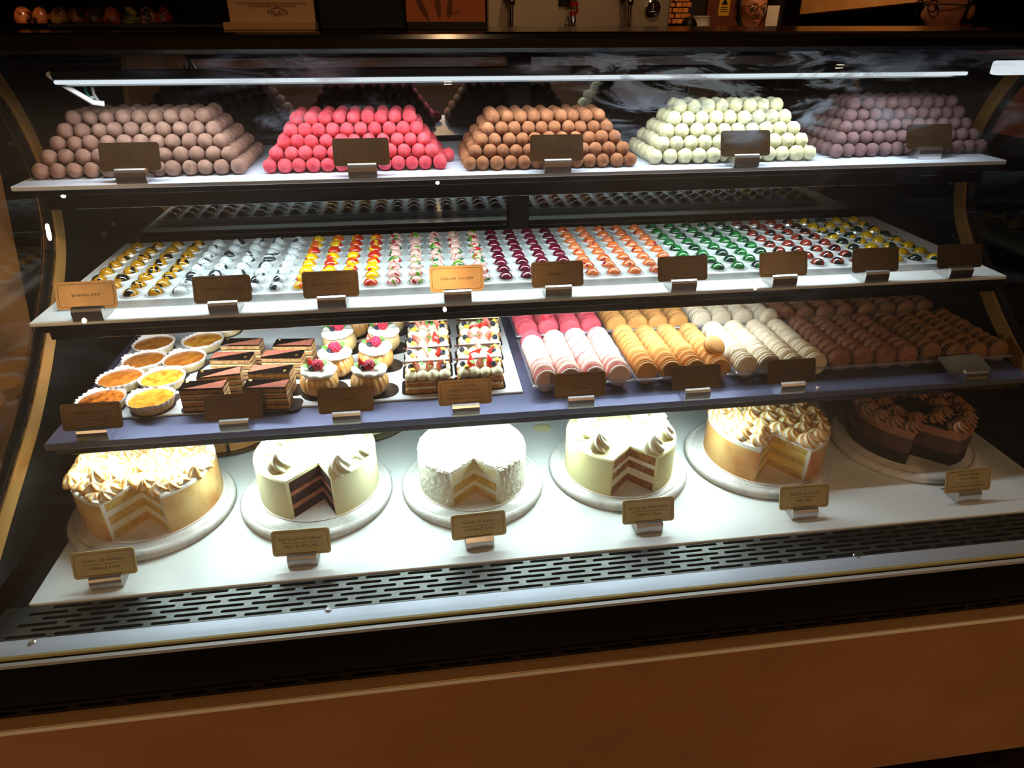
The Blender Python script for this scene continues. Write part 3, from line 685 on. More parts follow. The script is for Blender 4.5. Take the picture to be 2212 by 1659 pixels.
TARTS = [(-.574, 1.119, 2, 'front left, half hidden by its sign'), (-.489, 1.113, 1, 'glossy, front right'), (-.570, 1.200, 0, 'second row, left'), (-.493, 1.191, 1, 'second row, golden with scorched rim'), (-.551, 1.272, 0, 'third row, left'),
         (-.475, 1.268, 0, 'third row, right'), (-.557, 1.350, 0, 'fourth row, left'), (-.461, 1.353, 1, 'fourth row, yellow, right'), (-.438, 1.430, 0, 'rearmost, under the shelf lip')]
for k, (x, y, c, w) in enumerate(TARTS):
    t = thing('cheese_tartlet', 'cheese tartlet in pleated paper cup, '+w, 'tartlet', (x, y, Z3), R_.uniform(0, 6), 'cheese tartlets')
    ob('card_base', card_round, t, (0, 0, 0), (0, 0, R_.uniform(1, 3))); ob('paper_cup', cups[k % 4], t, (0, 0, .0014)); ob('filling', fillm[c], t, (0, 0, .0014))
# layered chocolate cakes
M_sponge = mottled('coffee_sponge', s(150, 104, 60), s(196, 152, 98), 130, .8, bscale=260, bstr=.6, bdist=.0012)
M_butter = mottled('buttercream', s(206, 180, 124), s(220, 198, 146), 90, .6, bscale=200, bstr=.2)
M_ganache = mottled('ganache', s(38, 22, 18), s(58, 34, 26), 90, .45)
M_glaze = plain('chocolate_glaze', s(20, 13, 12), .12, 0, .6, .4)
M_cocoa = mottled('cocoa_dust', s(134, 72, 52), s(160, 92, 68), 180, .95, bscale=500, bstr=.4, bdist=.0006)
M_leafgold = plain('gold_leaf', s(232, 190, 96), .28, .9)
OW, OD = .074, .031
def slab(w, d, z0, z1, seed, j=.0006, nx=14, ny=6):
    rr = random.Random(seed); P = []
    for i in range(nx): P.append((-w/2+w*i/nx, -d/2-rr.uniform(0, j)))
    for i in range(ny): P.append((w/2+rr.uniform(0, j), -d/2+d*i/ny))
    for i in range(nx): P.append((w/2-w*i/nx, d/2+rr.uniform(0, j)))
    for i in range(ny): P.append((-w/2-rr.uniform(0, j), d/2-d*i/ny))
    return prism(P, z0, z1)
lay = []; z = .0016
for q, (nm, h, m) in enumerate([('sponge', .0072, M_sponge), ('ganache_layer', .0022, M_ganache), ('sponge', .0070, M_sponge), ('buttercream_layer', .0032, M_butter), ('ganache_layer', .0020, M_ganache), ('sponge', .0066, M_sponge), ('buttercream_layer', .0030, M_butter), ('ganache_layer', .0018, M_ganache), ('sponge', .0068, M_sponge), ('glaze', .0030, M_glaze)]):
    lay.append((nm, to_mesh(nm, *slab(OW, OD, z, z+h, q, .0003 if nm == 'glaze' else .0008), m))); z += h
OT = z
cocA = to_mesh('cocoa_dusting', *prism([(-.030, -.0150), (.0362, -.0150), (.0362, .0142)], OT, OT+.0005), M_cocoa)
cocB = to_mesh('cocoa_dusting', *prism([(-.0362, -.0130), (.0290, .0150), (-.0362, .0150)], OT, OT+.0005), M_cocoa)
gv = lumpy(1, .0032, .7, 2.0, 5); goldm = to_mesh('gold_leaf', *xf(gv, (0, 0, 0), (0, 0, 0), (1.1, .8, .35)), M_leafgold)
card_rect = to_mesh('card_base', *prism([(p[0]+.006, p[1]) for p in rrect(.098, .044, .012, 6)], .0002, .0015), M_card)
def zz(u, v, k=380, w=.12658): return (k+u*w, 710+v*w)
OPER = [((60, 1040), (790, 1010), 0, 'front row, left'), ((1170, 1010), (1860, 1000), 0, 'front row, right'), ((350, 850), (1050, 765), 0, 'second row, left'), ((1275, 745), (1910, 760), 1, 'second row, right'),
        ((610, 520), (1240, 515), 1, 'third row, left'), ((1505, 485), (2100, 490), 1, 'third row, right'), ((800, 278), (1390, 272), 0, 'fourth row, left'), ((1695, 285), (2290, 280), 0, 'fourth row, right')]
for a, b, kind, w in OPER:
    p = at_z(*zz(*a), Z3+OT); q = at_z(*zz(*b), Z3+OT); ang = max(-.12, min(.12, math.atan2(q.y-p.y, q.x-p.x)))
    c = Vector(((p.x+q.x)/2, (p.y+q.y)/2+OD/2, Z3))
    t = thing('layer_cake', 'chocolate coffee layer cake half dusted with cocoa, '+w, 'layer cake', c, ang, 'chocolate layer cakes')
    for nm, me in lay: ob(nm, me, t)
    ob('card_base', card_rect, t); ob('cocoa_dusting', cocB if kind else cocA, t)
    ob('gold_leaf', goldm, t, ((.028, -.009, OT+.001) if kind else (-.030, .010, OT+.001)), (0, 0, R_.uniform(0, 6)))
# fruit
M_strawskin = mottled('strawberry_skin', s(196, 30, 30), s(226, 60, 44), 90, .25, bscale=420, bstr=.5, bdist=.0008, coat=.3)
M_strawflesh = mottled('strawberry_flesh', s(226, 96, 80), s(242, 172, 150), 70, .4)
M_rasp = mottled('raspberry_red', s(186, 22, 52), s(222, 50, 84), 200, .3, coat=.3); M_raspin = plain('raspberry_hollow', s(120, 10, 26), .6)
M_blue = mottled('blueberry_skin', s(26, 28, 40), s(58, 62, 82), 110, .35)
M_mint = mottled('mint_green', s(70, 128, 44), s(120, 176, 76), 120, .5, bscale=300, bstr=.5)
M_mango = plain('mango_yellow', s(240, 200, 70), .35, 0, .5, .3)
M_cream = mottled('whipped_cream', s(236, 234, 216), s(244, 243, 230), 40, .5)
M_pcream = mottled('pastry_cream', s(228, 222, 176), s(240, 236, 200), 40, .5)
M_bunA = mottled('golden_bun', s(212, 150, 74), s(234, 188, 116), 45, .28, bscale=120, bstr=.15, coat=.5)
M_bunB = mottled('pale_bun', s(206, 176, 116), s(224, 198, 142), 45, .4, bscale=120, bstr=.15, coat=.2)
def straw_wedge(L=.024, r=.0085, half=55):
    V, F_, fm = [], [], []; m, n = 9, 7
    for k in range(m+1):
        t = k/m; rr = r*math.sin(PI*min(1, .16+.84*(1-t)**.75)*.55+.15)*(1-.0*t)*(1-t**3)**.9+.0002
        V.append((0, 0, t*L))
        for i in range(n):
            a = rad(-half+2*half*i/(n-1)); V.append((rr*math.sin(a), -rr*math.cos(a), t*L))
    w = n+1
    for k in range(m):
        for i in range(1, n): F_.append((k*w+i, k*w+i+1, (k+1)*w+i+1, (k+1)*w+i)); fm.append(0)
        F_.append((k*w, k*w+1, (k+1)*w+1, (k+1)*w)); fm.append(1)
        F_.append((k*w+n, k*w, (k+1)*w, (k+1)*w+n)); fm.append(1)
    F_.append(tuple(range(n, -1, -1))); fm.append(1); return V, F_, fm
sv = straw_wedge(); strawm = to_mesh('strawberry_wedge', sv[0], sv[1], [M_strawskin, M_strawflesh], True, sv[2])
dr = ico(1, .0023); dl = []
for k, (rr, z_, c) in enumerate([(.0052, .0000, 9), (.0066, .0030, 11), (.0062, .0062, 10), (.0046, .0092, 8), (.0022, .0114, 4)]):
    for i in range(c):
        t = 2*PI*(i+.5*(k % 2))/c; dl.append(xf(dr, (rr*math.cos(t), rr*math.sin(t), z_)))
core = lathe([(.0030, .001), (.0058, .002), (.006, .006), (.003, .0105)], 12)
rv_ = add(*dl); nf = len(rv_[1]); rv_ = add(rv_, core)
raspm = to_mesh('raspberry', rv_[0], rv_[1], [M_rasp, M_raspin], True, [0]*nf+[1]*(len(rv_[1])-nf))
bpr = [(.0055*math.cos(rad(a)), .0055*math.sin(rad(a))) for a in range(-80, 61, 14)]+[(.0026, .0055), (.0022, .0060), (.0014, .0048), (.0003, .0044)]
bluem = to_mesh('blueberry', *lathe(bpr, 20), M_blue, True)
def leaf():
    V, F_ = [], []; m = 8
    for k in range(m+1):
        t = k/m; w = .0042*math.sin(PI*t**.8)*(1+.12*math.sin(t*26)); z_ = .0022*math.sin(PI*t)
        V += [(t*.0115, -w, z_+w*.25), (t*.0115, 0, z_), (t*.0115, w, z_+w*.25), (t*.0115, 0, z_-.0006)]
    for k in range(m):
        a, b = 4*k, 4*(k+1)
        F_ += [(a, b, b+1, a+1), (a+1, b+1, b+2, a+2), (a+3, b+3, b, a), (a+2, b+2, b+3, a+3)]
    return V, F_
leafm = to_mesh('mint_leaf', *leaf(), M_mint, True)
mangom = to_mesh('mango_cube', *bbox(-.0042, .0042, -.0042, .0042, -.0035, .0035, .001, 2), M_mango, True)
# cream topped buns
bp_ = [(.020, .0), (.026, .003), (.0325, .011), (.0350, .020), (.0335, .030), (.028, .0385), (.020, .042), (.001, .0435)]
bun_fn = lambda t, k: (1-.095*(1-abs(math.sin(9*t+k*.55)))**1.6*(1 if 0 < k < 6 else .3), 0)
bunA = to_mesh('bun', *lathe(bp_, 108, bun_fn), M_bunA, True); bunB = to_mesh('bun', *lathe(bp_, 108, lambda t, k: (1-.022*abs(math.sin(9*t+k*.42))**.6, 0)), M_bunB, True)
cpf = [(.020, .0405), (.029, .0410), (.0315, .0435), (.0310, .0470), (.0275, .0495), (.015, .0498), (.001, .0500)]
creamm = to_mesh('cream_topping', *lathe(cpf, 84, lambda t, k: (1+.085*(abs(math.cos(3.5*t))**.55-.6)*(1 if 0 < k < 5 else .3), .0012*math.sin(2*t+1)+.001*math.cos(7*t)*(k > 2))), M_cream, True)
card_bun = to_mesh('card_base', *prism([(p[0]+.008, p[1]) for p in rrect(.086, .058, .027, 8)], .0002, .0014), M_card)
BUNS = [(-.201, 1.128, 1, 'front row, left'), (-.110, 1.116, 1, 'front row, right'), (-.178, 1.198, 1, 'second row, left'), (-.103, 1.214, 1, 'second row, right'), (-.179, 1.298, 0, 'third row, left'), (-.091, 1.292, 0, 'third row, right'), (-.158, 1.378, 1, 'rear row, left, under the shelf lip'), (-.083, 1.375, 0, 'rear row, right, under the shelf lip')]
for k, (x, y, a, w) in enumerate(BUNS):
    t = thing('savarin', ('glossy golden' if a else 'pale')+' cream topped bun with berries, '+w, 'cake bun', (x, y, Z3), 0, 'cream topped buns')
    ob('card_base', card_bun, t, (0, 0, 0), (0, 0, R_.uniform(.1, .6))); ob('bun', bunA if a else bunB, t, (0, 0, .0012), (0, 0, R_.uniform(0, 6))); ob('cream_topping', creamm, t, (0, 0, .0005), (R_.uniform(-.06, .06), R_.uniform(-.06, .06), R_.uniform(0, 6)))
    jx = R_.uniform(-.003, .003)
    ob('raspberry', raspm, t, (.004+jx, -.001, .0575), (rad(68), 0, R_.uniform(-.3, .3)), (1.25,)*3)
    ob('strawberry_wedge', strawm, t, (-.008+jx, .003, .0485), (R_.uniform(-.15, .2), R_.uniform(-.35, .15), R_.uniform(-.3, .5)), (1, 1, .95))
    ob('blueberry', bluem, t, (-.0085+jx, -.0075, .0545), (rad(50), 0, R_.uniform(-.5, .5)))
    for q, (lx, ly, lr) in enumerate([(.010, -.003, .3), (-.012, -.006, 3.0), (.011, .002, 1.2)]):
        ob('mint_leaf', leafm, t, (lx+jx, ly, .0515), (R_.uniform(-.3, .3), -.55, lr+R_.uniform(-.5, .5)), (1.5, 1.5, 1.5))
# fruit millefeuille
M_flaky = mottled('flaky_pastry', s(164, 104, 44), s(214, 160, 88), 150, .6, bscale=300, bstr=.8, bdist=.0014)
M_chocs = plain('chocolate_sheet', s(70, 44, 40), .4)
MW, MD = .082, .052
def flaky(z0, z1, seed):
    L = []; n_ = 4
    for k in range(n_):
        a = z0+(z1-z0)*k/n_; L.append(slab(MW-R_.uniform(0, .002), MD-R_.uniform(0, .002), a, a+(z1-z0)/n_*.92, seed*9+k, .0016, 22, 12))
    return add(*L)
ml = [('pastry_layer', to_mesh('pastry_layer', *flaky(.0014, .0085, 1), M_flaky)), ('cream_layer', to_mesh('cream_layer', *slab(MW-.004, MD-.004, .0085, .0145, 3, .001), M_pcream)),
      ('pastry_layer', to_mesh('pastry_layer', *flaky(.0145, .0205, 2), M_flaky)), ('cream_layer', to_mesh('cream_layer', *slab(MW-.004, MD-.004, .0205, .0235, 4, .001), M_pcream)), ('pastry_layer', to_mesh('pastry_layer', *flaky(.0235, .0275, 3), M_flaky))]
def dollop(rx, h, seed, ridges=0):
    rr = random.Random(seed); ph = rr.uniform(0, 6)
    pr = [(rx*.80, 0), (rx, h*.18), (rx*1.02, h*.38), (rx*.86, h*.60), (rx*.56, h*.80), (rx*.26, h*.93), (.0004, h*1.06)]
    return lathe(pr, 24, lambda t, k: (1+.05*math.sin(2*t+ph+k*.5)+.02*math.sin(5*t+ph), 0))
dolm = [to_mesh('cream_dollop', *xf(dollop(.0112, .0175, q), (0, 0, 0), (rad(12), 0, 0)), M_pcream, True) for q in range(3)]
card_mil = to_mesh('card_base', *prism([(p[0]-.001, p[1]) for p in rrect(.096, .058, .010, 5)], .0002, .0014), M_card)
shm = to_mesh('chocolate_sheet', *box(-.045, .045, -.003, .002, 0, .0014), M_chocs)
MY = [1.098, 1.158, 1.214, 1.282, 1.348]
for c, xs_ in enumerate(([-.004, -.003, -.001, .001, .003], [.092, .097, .102, .108, .113])):
    for r in range(5):
        t = thing('millefeuille', 'strawberry and cream pastry slice, %s column, %s from the front' % (('left', 'right')[c], ordinal(r)), 'pastry', (xs_[r], MY[r]+MD/2, Z3), R_.uniform(-.03, .03), 'fruit pastry slices')
        for nm, me in ml: ob(nm, me, t)
        ob('card_base', card_mil, t)
        for i in range(4):
            for j in range(2):
                ob('cream_dollop', dolm[R_.randrange(3)], t, (-.0305+.0203*i, -.0150+.027*j, .0268), (R_.uniform(-.1, .15), R_.uniform(-.15, .15), R_.uniform(-.3, .3)), (1, 1.15, R_.uniform(.85, 1.05)))
        for i, (sx, lean) in enumerate([(-.018, .3), (.002, .05), (.020, -.3)]):
            tall = r in (0, 2)
            ob('strawberry_wedge', strawm, t, (sx+R_.uniform(-.003, .003), .001+R_.uniform(-.003, .003), .0335), (rad(-16) if tall else rad(28), lean+R_.uniform(-.25, .25)+(0 if tall else .5), R_.uniform(-.35, .35)+PI*R_.choice([0, 1, 1])), (1.05, 1.05, 1.12))
        for (bx, by) in ((-.031, -.003), (.028, -.010)):
            ob('blueberry', bluem, t, (bx+R_.uniform(-.003, .003), by, .0445), (R_.uniform(.3, 1.2), R_.uniform(-.5, .5), 0))
        for (bx, by) in ((-.026, -.016), (.030, .006)):
            ob('mango_cube', mangom, t, (bx+R_.uniform(-.003, .003), by, .0435), (R_.uniform(-.4, .4), R_.uniform(-.4, .4), R_.uniform(0, 1.5)))
        for q in range(2):
            ob('mint_leaf', leafm, t, (R_.uniform(-.012, .012), -.013+.006*q, .0475), (R_.uniform(-.4, .4), -.4, R_.uniform(0, 6)))
        if r in (0, 1, 3): ob('chocolate_sheet', shm, t, (-.002, MD/2+.001, .0385), (rad(6), 0, 0))
# ------------------------------------------------------------------ whole cakes on marble stands
ZD = .652
n = N('marble'); co = n.coord(True); v = n.noise(co, 9, 6, .6, 2.2); band_ = n.math('ABSOLUTE', n.math('SUBTRACT', v, .5))
c = n.ramp(band_, (0, s(196, 196, 194)), (.012, s(216, 215, 211)), (.05, s(223, 222, 219))); M_marble = n.done(n.bsdf(c, .28, 0, .5))
standm = {}
def stand(x, y, R, lab):
    pr = [(R-.010, 0), (R-.003, .001), (R, .005), (R, .0115), (R-.003, .0160), (R-.009, .0175), (R-.0115, .0175), (R-.0125, .0163), (R-.0145, .0163), (R-.0155, .0175), (R*.5, .0176), (.001, .0176)]
    o = mk('cake_stand', lathe(pr, 96), M_marble, None, True, (x, y, ZD)); tag(o, lab, 'cake stand', 'round white marble cake stands'); return o
def cut_rim(A, R, f0, f1, nphi):
    """outline of a round cake (centre at 0) seen from the tip A of the cut, from angle f0 to f1"""
    out = []
    for i in range(nphi+1):
        f = f0+(f1-f0)*i/nphi; d = Vector((math.cos(f), math.sin(f))); b = A.dot(d); c_ = A.length_squared-R*R
        out.append((d, -b+math.sqrt(max(0, b*b-c_))))
    return out
def cake_slab(A, R, f0, f1, z0, z1, nphi=96, m=1, nz=1, fn=None, chamf=0):
    """solid cake layer with its wedge removed; fn(point, where) displaces"""
    rim = cut_rim(A, R, f0, f1, nphi); V, F_ = [], []; W_ = nphi+1
    top0 = 0
    for k in range(m+1):
        for d, L in rim:
            p = A+d*(L-(chamf if k == m else 0))*(k/m); q = Vector((p.x, p.y, z1)); V.append(fn(q, 0) if fn and k else q)
    for k in range(m):
        for i in range(nphi): F_.append((k*W_+i, (k+1)*W_+i, (k+1)*W_+i+1, k*W_+i+1))
    s0 = len(V)
    for j in range(nz+1):
        for d, L in rim:
            p = A+d*L; q = Vector((p.x, p.y, z1-chamf-(z1-chamf-z0)*j/nz)); V.append(fn(q, 1) if fn else q)
    for i in range(nphi): F_.append((m*W_+i, s0+i, s0+i+1, m*W_+i+1))
    for j in range(nz):
        for i in range(nphi): F_.append((s0+j*W_+i, s0+(j+1)*W_+i, s0+(j+1)*W_+i+1, s0+j*W_+i+1))
    b0 = len(V); V.append(Vector((A.x, A.y, z0)))
    bl = s0+nz*W_
    for i in range(nphi): F_.append((b0, bl+i+1, bl+i))
    # the two cut faces
    for i in (0, nphi):
        loop = [k*W_+i for k in range(0, m+1)]+[s0+j*W_+i for j in range(nz+1)]+[b0]
        F_.append(tuple(loop) if i == 0 else tuple(loop[::-1]))
    return V, F_
def cake_shell(A, R, t, f0, f1, z0, z1, nphi=120, nz=4, fn=None):
    a = cut_rim(A, R, f0, f1, nphi); b = cut_rim(A, R-t, f0, f1, nphi); V, F_ = [], []; W_ = nphi+1
    for j in range(nz+1):
        for d, L in a:
            p = A+d*L; q = Vector((p.x, p.y, z0+(z1-z0)*j/nz)); V.append(fn(q, 1) if fn else q)
    o = len(V)
    for z_ in (z0, z1):
        for d, L in b: p = A+d*L; V.append(Vector((p.x, p.y, z_)))
    for j in range(nz):
        for i in range(nphi): F_.append((j*W_+i, j*W_+i+1, (j+1)*W_+i+1, (j+1)*W_+i))
    for i in range(nphi):
        F_ += [(o+i+1, o+i, o+W_+i, o+W_+i+1), (nz*W_+i, nz*W_+i+1, o+W_+i+1, o+W_+i), (i+1, i, o+i, o+i+1)]
    for i in (0, nphi):
        loop = [j*W_+i for j in range(nz+1)]+[o+W_+i, o+i]
        F_.append(tuple(loop[::-1]) if i == 0 else tuple(loop))
    return V, F_
def rosette(R, H, ridges=7, twist=2.4, amp=.17, lean=(0, 0), seed=0, kz=13, nn=56, peak=1.0):
    """piped swirl with twisted ridges; returns verts, faces and the crest value per vertex"""
    rr = random.Random(seed); ph = rr.uniform(0, 6); V, F_, C_ = [], [], []
    for k in range(kz+1):
        t = k/kz; r = R*((1-t)**.62*(.88+.5*t*(1-t)*2))*(1 if k else .9)+.0003
        for i in range(nn):
            th = 2*PI*i/nn; w = math.cos(ridges*th+twist*t*ridges*.42+ph); w = abs(w)**.7*(1 if w > 0 else -1)
            q = 1+amp*w*(1-t**3); V.append((r*q*math.cos(th)+lean[0]*t**2.2, r*q*math.sin(th)+lean[1]*t**2.2, H*t**peak)); C_.append(min(1, max(0, .5+.42*w*(1-t*.4)+.35*t**2)))
    for k in range(kz):
        for i in range(nn):
            j = (i+1) % nn; F_.append((k*nn+i, k*nn+j, (k+1)*nn+j, (k+1)*nn+i))
    F_.append(tuple(range(nn-1, -1, -1))); F_.append(tuple(kz*nn+i for i in range(nn))); return V, F_, C_
def crest_mesh(nm, VFC, mt):
    me = to_mesh(nm, VFC[0], VFC[1], mt, True); a = me.color_attributes.new('crest', 'FLOAT_COLOR', 'POINT')
    for k, c_ in enumerate(VFC[2]): a.data[k].color = (c_, c_, c_, 1)
    return me
def toasted(nm, stops, nscale=70, namt=.5, rough=.35):
    n = N(nm); at = n.new('ShaderNodeAttribute', attribute_name='crest'); co = n.coord(True)
    f = n.math('ADD', n.math('MULTIPLY', at.outputs['Fac'], 1-namt), n.math('MULTIPLY', n.noise(co, nscale, 3), namt))
    return n.done(n.bsdf(n.ramp(f, *stops), rough, 0, .5, .2))
TO_ST = [(.30, s(250, 246, 232)), (.50, s(246, 230, 188)), (.62, s(222, 164, 84)), (.76, s(150, 86, 36)), (.92, s(80, 40, 18))]
M_toast = toasted('toasted_meringue', TO_ST, 95, .6)
M_toast2 = toasted('toasted_swirl', [(.30, s(252, 248, 234)), (.50, s(248, 234, 194)), (.64, s(226, 174, 92)), (.80, s(160, 92, 40)), (.95, s(90, 46, 20))], 55, .45)
M_chocsw = toasted('chocolate_swirl', [(.25, s(74, 44, 30)), (.5, s(132, 86, 56)), (.8, s(172, 120, 82))], 60, .4, .4)
M_crros = toasted('cream_rosette', [(.2, s(226, 220, 176)), (.6, s(240, 237, 206)), (1, s(246, 244, 222))], 40, .2, .45)  # light on the ridges put into the colour: crests paler than grooves
M_meringue = plain('white_meringue', s(242, 240, 234), .45)
M_amber = mottled('toasted_side', s(198, 132, 60), s(234, 200, 136), 14, .42, lo=.36, hi=.66, bscale=40, bstr=.12, coat=.15, detail=5)
M_amber2 = mottled('toasted_side_dark', s(196, 120, 52), s(236, 198, 130), 12, .42, lo=.34, hi=.70, bscale=40, bstr=.12, coat=.15, detail=5)
M_yel = mottled('vanilla_sponge', s(196, 156, 78), s(222, 188, 112), 120, .8, bscale=240, bstr=.6, bdist=.001)
M_whcr = mottled('white_filling', s(236, 230, 208), s(244, 240, 226), 40, .55)
M_frost = mottled('cream_frosting', s(240, 234, 186), s(244, 240, 198), 20, .42, bscale=60, bstr=.08)
M_frost2 = mottled('pale_frosting', s(238, 231, 170), s(243, 238, 184), 20, .42, bscale=60, bstr=.08)
M_coconut = mottled('grated_coconut', s(226, 224, 198), s(246, 245, 228), 130, .8, lo=.3, hi=.6, bscale=190, bstr=.9, bdist=.0035)
M_redv = mottled('red_velvet_crumb', s(30, 10, 11), s(66, 21, 20), 130, .85, bscale=240, bstr=.7, bdist=.0012)
M_redf = mottled('red_velvet_filling', s(150, 84, 64), s(186, 120, 92), 90, .6)
M_carrot = mottled('carrot_crumb', s(116, 66, 30), s(176, 116, 54), 130, .85, bscale=240, bstr=.7, bdist=.0012)
M_lemon = mottled('lemon_curd', s(236, 196, 84), s(246, 224, 150), 30, .35)
M_crust = mottled('black_crust', s(16, 14, 15), s(34, 30, 30), 160, .85, bscale=260, bstr=.9, bdist=.0015)
M_cheese = mottled('chocolate_cheesecake', s(62, 36, 30), s(86, 54, 44), 30, .5, bscale=60, bstr=.2)
M_mousse = mottled('chocolate_mousse', s(146, 96, 62), s(168, 114, 76), 80, .6, bscale=160, bstr=.3)
M_pcard = plain('cake_card', s(236, 226, 220), .45)
BZ = ZD+.0177
def cake(name, lab, c, R, h, A, a1, a2, layers, t, m_frost, m_top=None, fn=None, board=None, topt=None, chamf=.0025, nz=4, mtop=3):
    T = thing(name, lab, 'cake', (c[0], c[1], BZ)); A = Vector((A[0]-c[0], A[1]-c[1])); f0, f1 = rad(a2), rad(a1)+2*PI
    mk('cake_card', lathe([(R+.003, 0), (R+.003, .0012)], 64), M_pcard, T)
    z = .0012; tt = topt if topt is not None else t; tot = h-tt-z; sm = sum(q[1] for q in layers)
    for nm, w, m in layers:
        hh = tot*w/sm; mk(nm, cake_slab(A, R-t, f0, f1, z, z+hh), m, T); z += hh
    if m_frost:
        if m_top:
            mk('meringue_coat', cake_shell(A, R-.0016, t-.0016, f0, f1, .0012, h-tt, 140, 1), m_top, T, True)
            mk('side_frosting', cake_shell(A, R, .0016, f0, f1, .0012, h-tt, 140, nz, fn), m_frost, T, True)
        else: mk('side_frosting', cake_shell(A, R, t, f0, f1, .0012, h-tt, 140, nz, fn), m_frost, T, True)
        mk('top_frosting', cake_slab(A, R, f0, f1, h-tt, h, 140, mtop, 1, fn, chamf), m_top or m_frost, T, False)
    return T, A, f0, f1
def inside(p, A, f0, f1, R, mgn):
    if p.length > R: return False
    d = p-A; f = math.atan2(d.y, d.x)
    while f < f0: f += 2*PI
    if f > f1: return False
    return d.length*min(math.sin(min(f-f0, PI/2)), math.sin(min(f1-f, PI/2))) > mgn or d.length < 0
# vanilla
stand(-.510, 1.056, .139, 'white marble stand under the toasted vanilla cake at the left')
T, A, f0, f1 = cake('vanilla_cake', 'toasted meringue vanilla cake with a slice removed, leftmost on the deck', (-.510, 1.066), .116, .080, (-.503, 1.011), -128, -43,
    [('sponge_layer', 2, M_yel), ('cream_layer', 1.5, M_whcr), ('sponge_layer', 2, M_yel), ('cream_layer', 1.4, M_whcr), ('sponge_layer', 1.9, M_yel)], .007, M_amber, M_meringue)
mer = [crest_mesh('meringue_peak', rosette(.019, .021, q+2, 1.6, .24, (R_.uniform(-.010, .010), R_.uniform(-.010, .010)), q), M_toast) for q in (3, 4, 5, 4, 3)]
rr = random.Random(11); pts = []
for _ in range(4000):
    p = Vector((rr.uniform(-.116, .116), rr.uniform(-.116, .116)))
    if inside(p, A, f0, f1, .104, .004) and all((p-q).length > .0155 for q in pts): pts.append(p)
for p in pts:
    k = rr.choice([.7, .8, .95, 1.15]); hk = rr.choice([.45, .6, .8, 1.15]); lf = p.x < -.055
    if lf: k, hk = rr.choice([.9, 1.1]), rr.choice([.9, 1.5])
    ob('meringue_peak', mer[rr.randrange(5)], T, (p.x, p.y, .0775), (rr.uniform(-.35, .35), rr.uniform(-.35, .35), rr.uniform(0, 6)), (k, k, hk))
# red velvet
stand(-.222, 1.062, .1375, 'white marble stand under the red velvet cake')
T, A, f0, f1 = cake('red_velvet_cake', 'white frosted red velvet cake with dark red layers showing in its cut', (-.217, 1.074), .108, .082, (-.205, 1.025), -134, -63,
    [('crumb_layer', 2, M_redv), ('cream_layer', 1.1, M_redf), ('crumb_layer', 2, M_redv), ('cream_layer', .9, M_redf), ('crumb_layer', 2.4, M_redv)], .006, M_frost)
ros = [crest_mesh('cream_rosette', rosette(.0200, .032, 6, 4.2, .20, (0, 0), q), M_crros) for q in (1, 2)]
for k, (u, v) in enumerate([(601, 1000), (580, 972), (733, 1008), (776, 970), (765, 943), (600, 944), (680, 935)]):
    p = at_z(u, v, BZ+.082+.010); ob('cream_rosette', ros[k % 2], T, (p.x+.217, p.y-1.074, .0815), (0, 0, R_.uniform(0, 6)), (1.0, 1.0, R_.uniform(.95, 1.1)))
# coconut
def coco_fn(q, w):
    d = noise.noise(q*170)*.0022+noise.noise(q*420)*.0016
    if w == 0: return Vector((q.x, q.y, q.z+d))
    k = 1+d/.1; return Vector((q.x*k, q.y*k, q.z))
stand(.068, 1.056, .134, 'white marble stand under the coconut cake')
T, A, f0, f1 = cake('coconut_cake', 'white cake covered in grated coconut with a slice removed', (.068, 1.057), .100, .077, (.068, 1.009), -138, -46,
    [('sponge_layer', 2, M_yel), ('cream_layer', 1.1, M_whcr), ('sponge_layer', 2, M_yel), ('cream_layer', 1.1, M_whcr), ('sponge_layer', 2, mottled('coconut_sponge', s(216, 196, 140), s(238, 226, 186), 130, .8, bscale=240, bstr=.6))], .007, M_coconut, None, coco_fn, None, .007, .003, 16, 26)
# carrot
stand(.356, 1.068, .135, 'white marble stand under the carrot cake')
T, A, f0, f1 = cake('carrot_cake', 'pale frosted carrot cake with brown crumb in its cut and cream rosettes', (.354, 1.059), .104, .079, (.357, 1.007), -136, -46,
    [('crumb_layer', 1.7, M_carrot), ('cream_layer', 1.6, M_whcr), ('crumb_layer', 1.6, M_carrot), ('cream_layer', .9, M_whcr), ('crumb_layer', 1.8, M_carrot)], .005, M_frost2)
for k, (u, v) in enumerate([(1293, 958), (1255, 930), (1411, 962), (1434, 932), (1422, 906), (1385, 896), (1270, 905)]):
    p = at_z(u, v, BZ+.079+.010); ob('cream_rosette', ros[k % 2], T, (p.x-.354, p.y-1.059, .0785), (0, 0, R_.uniform(0, 6)), (.98, .98, R_.uniform(1.0, 1.15)))
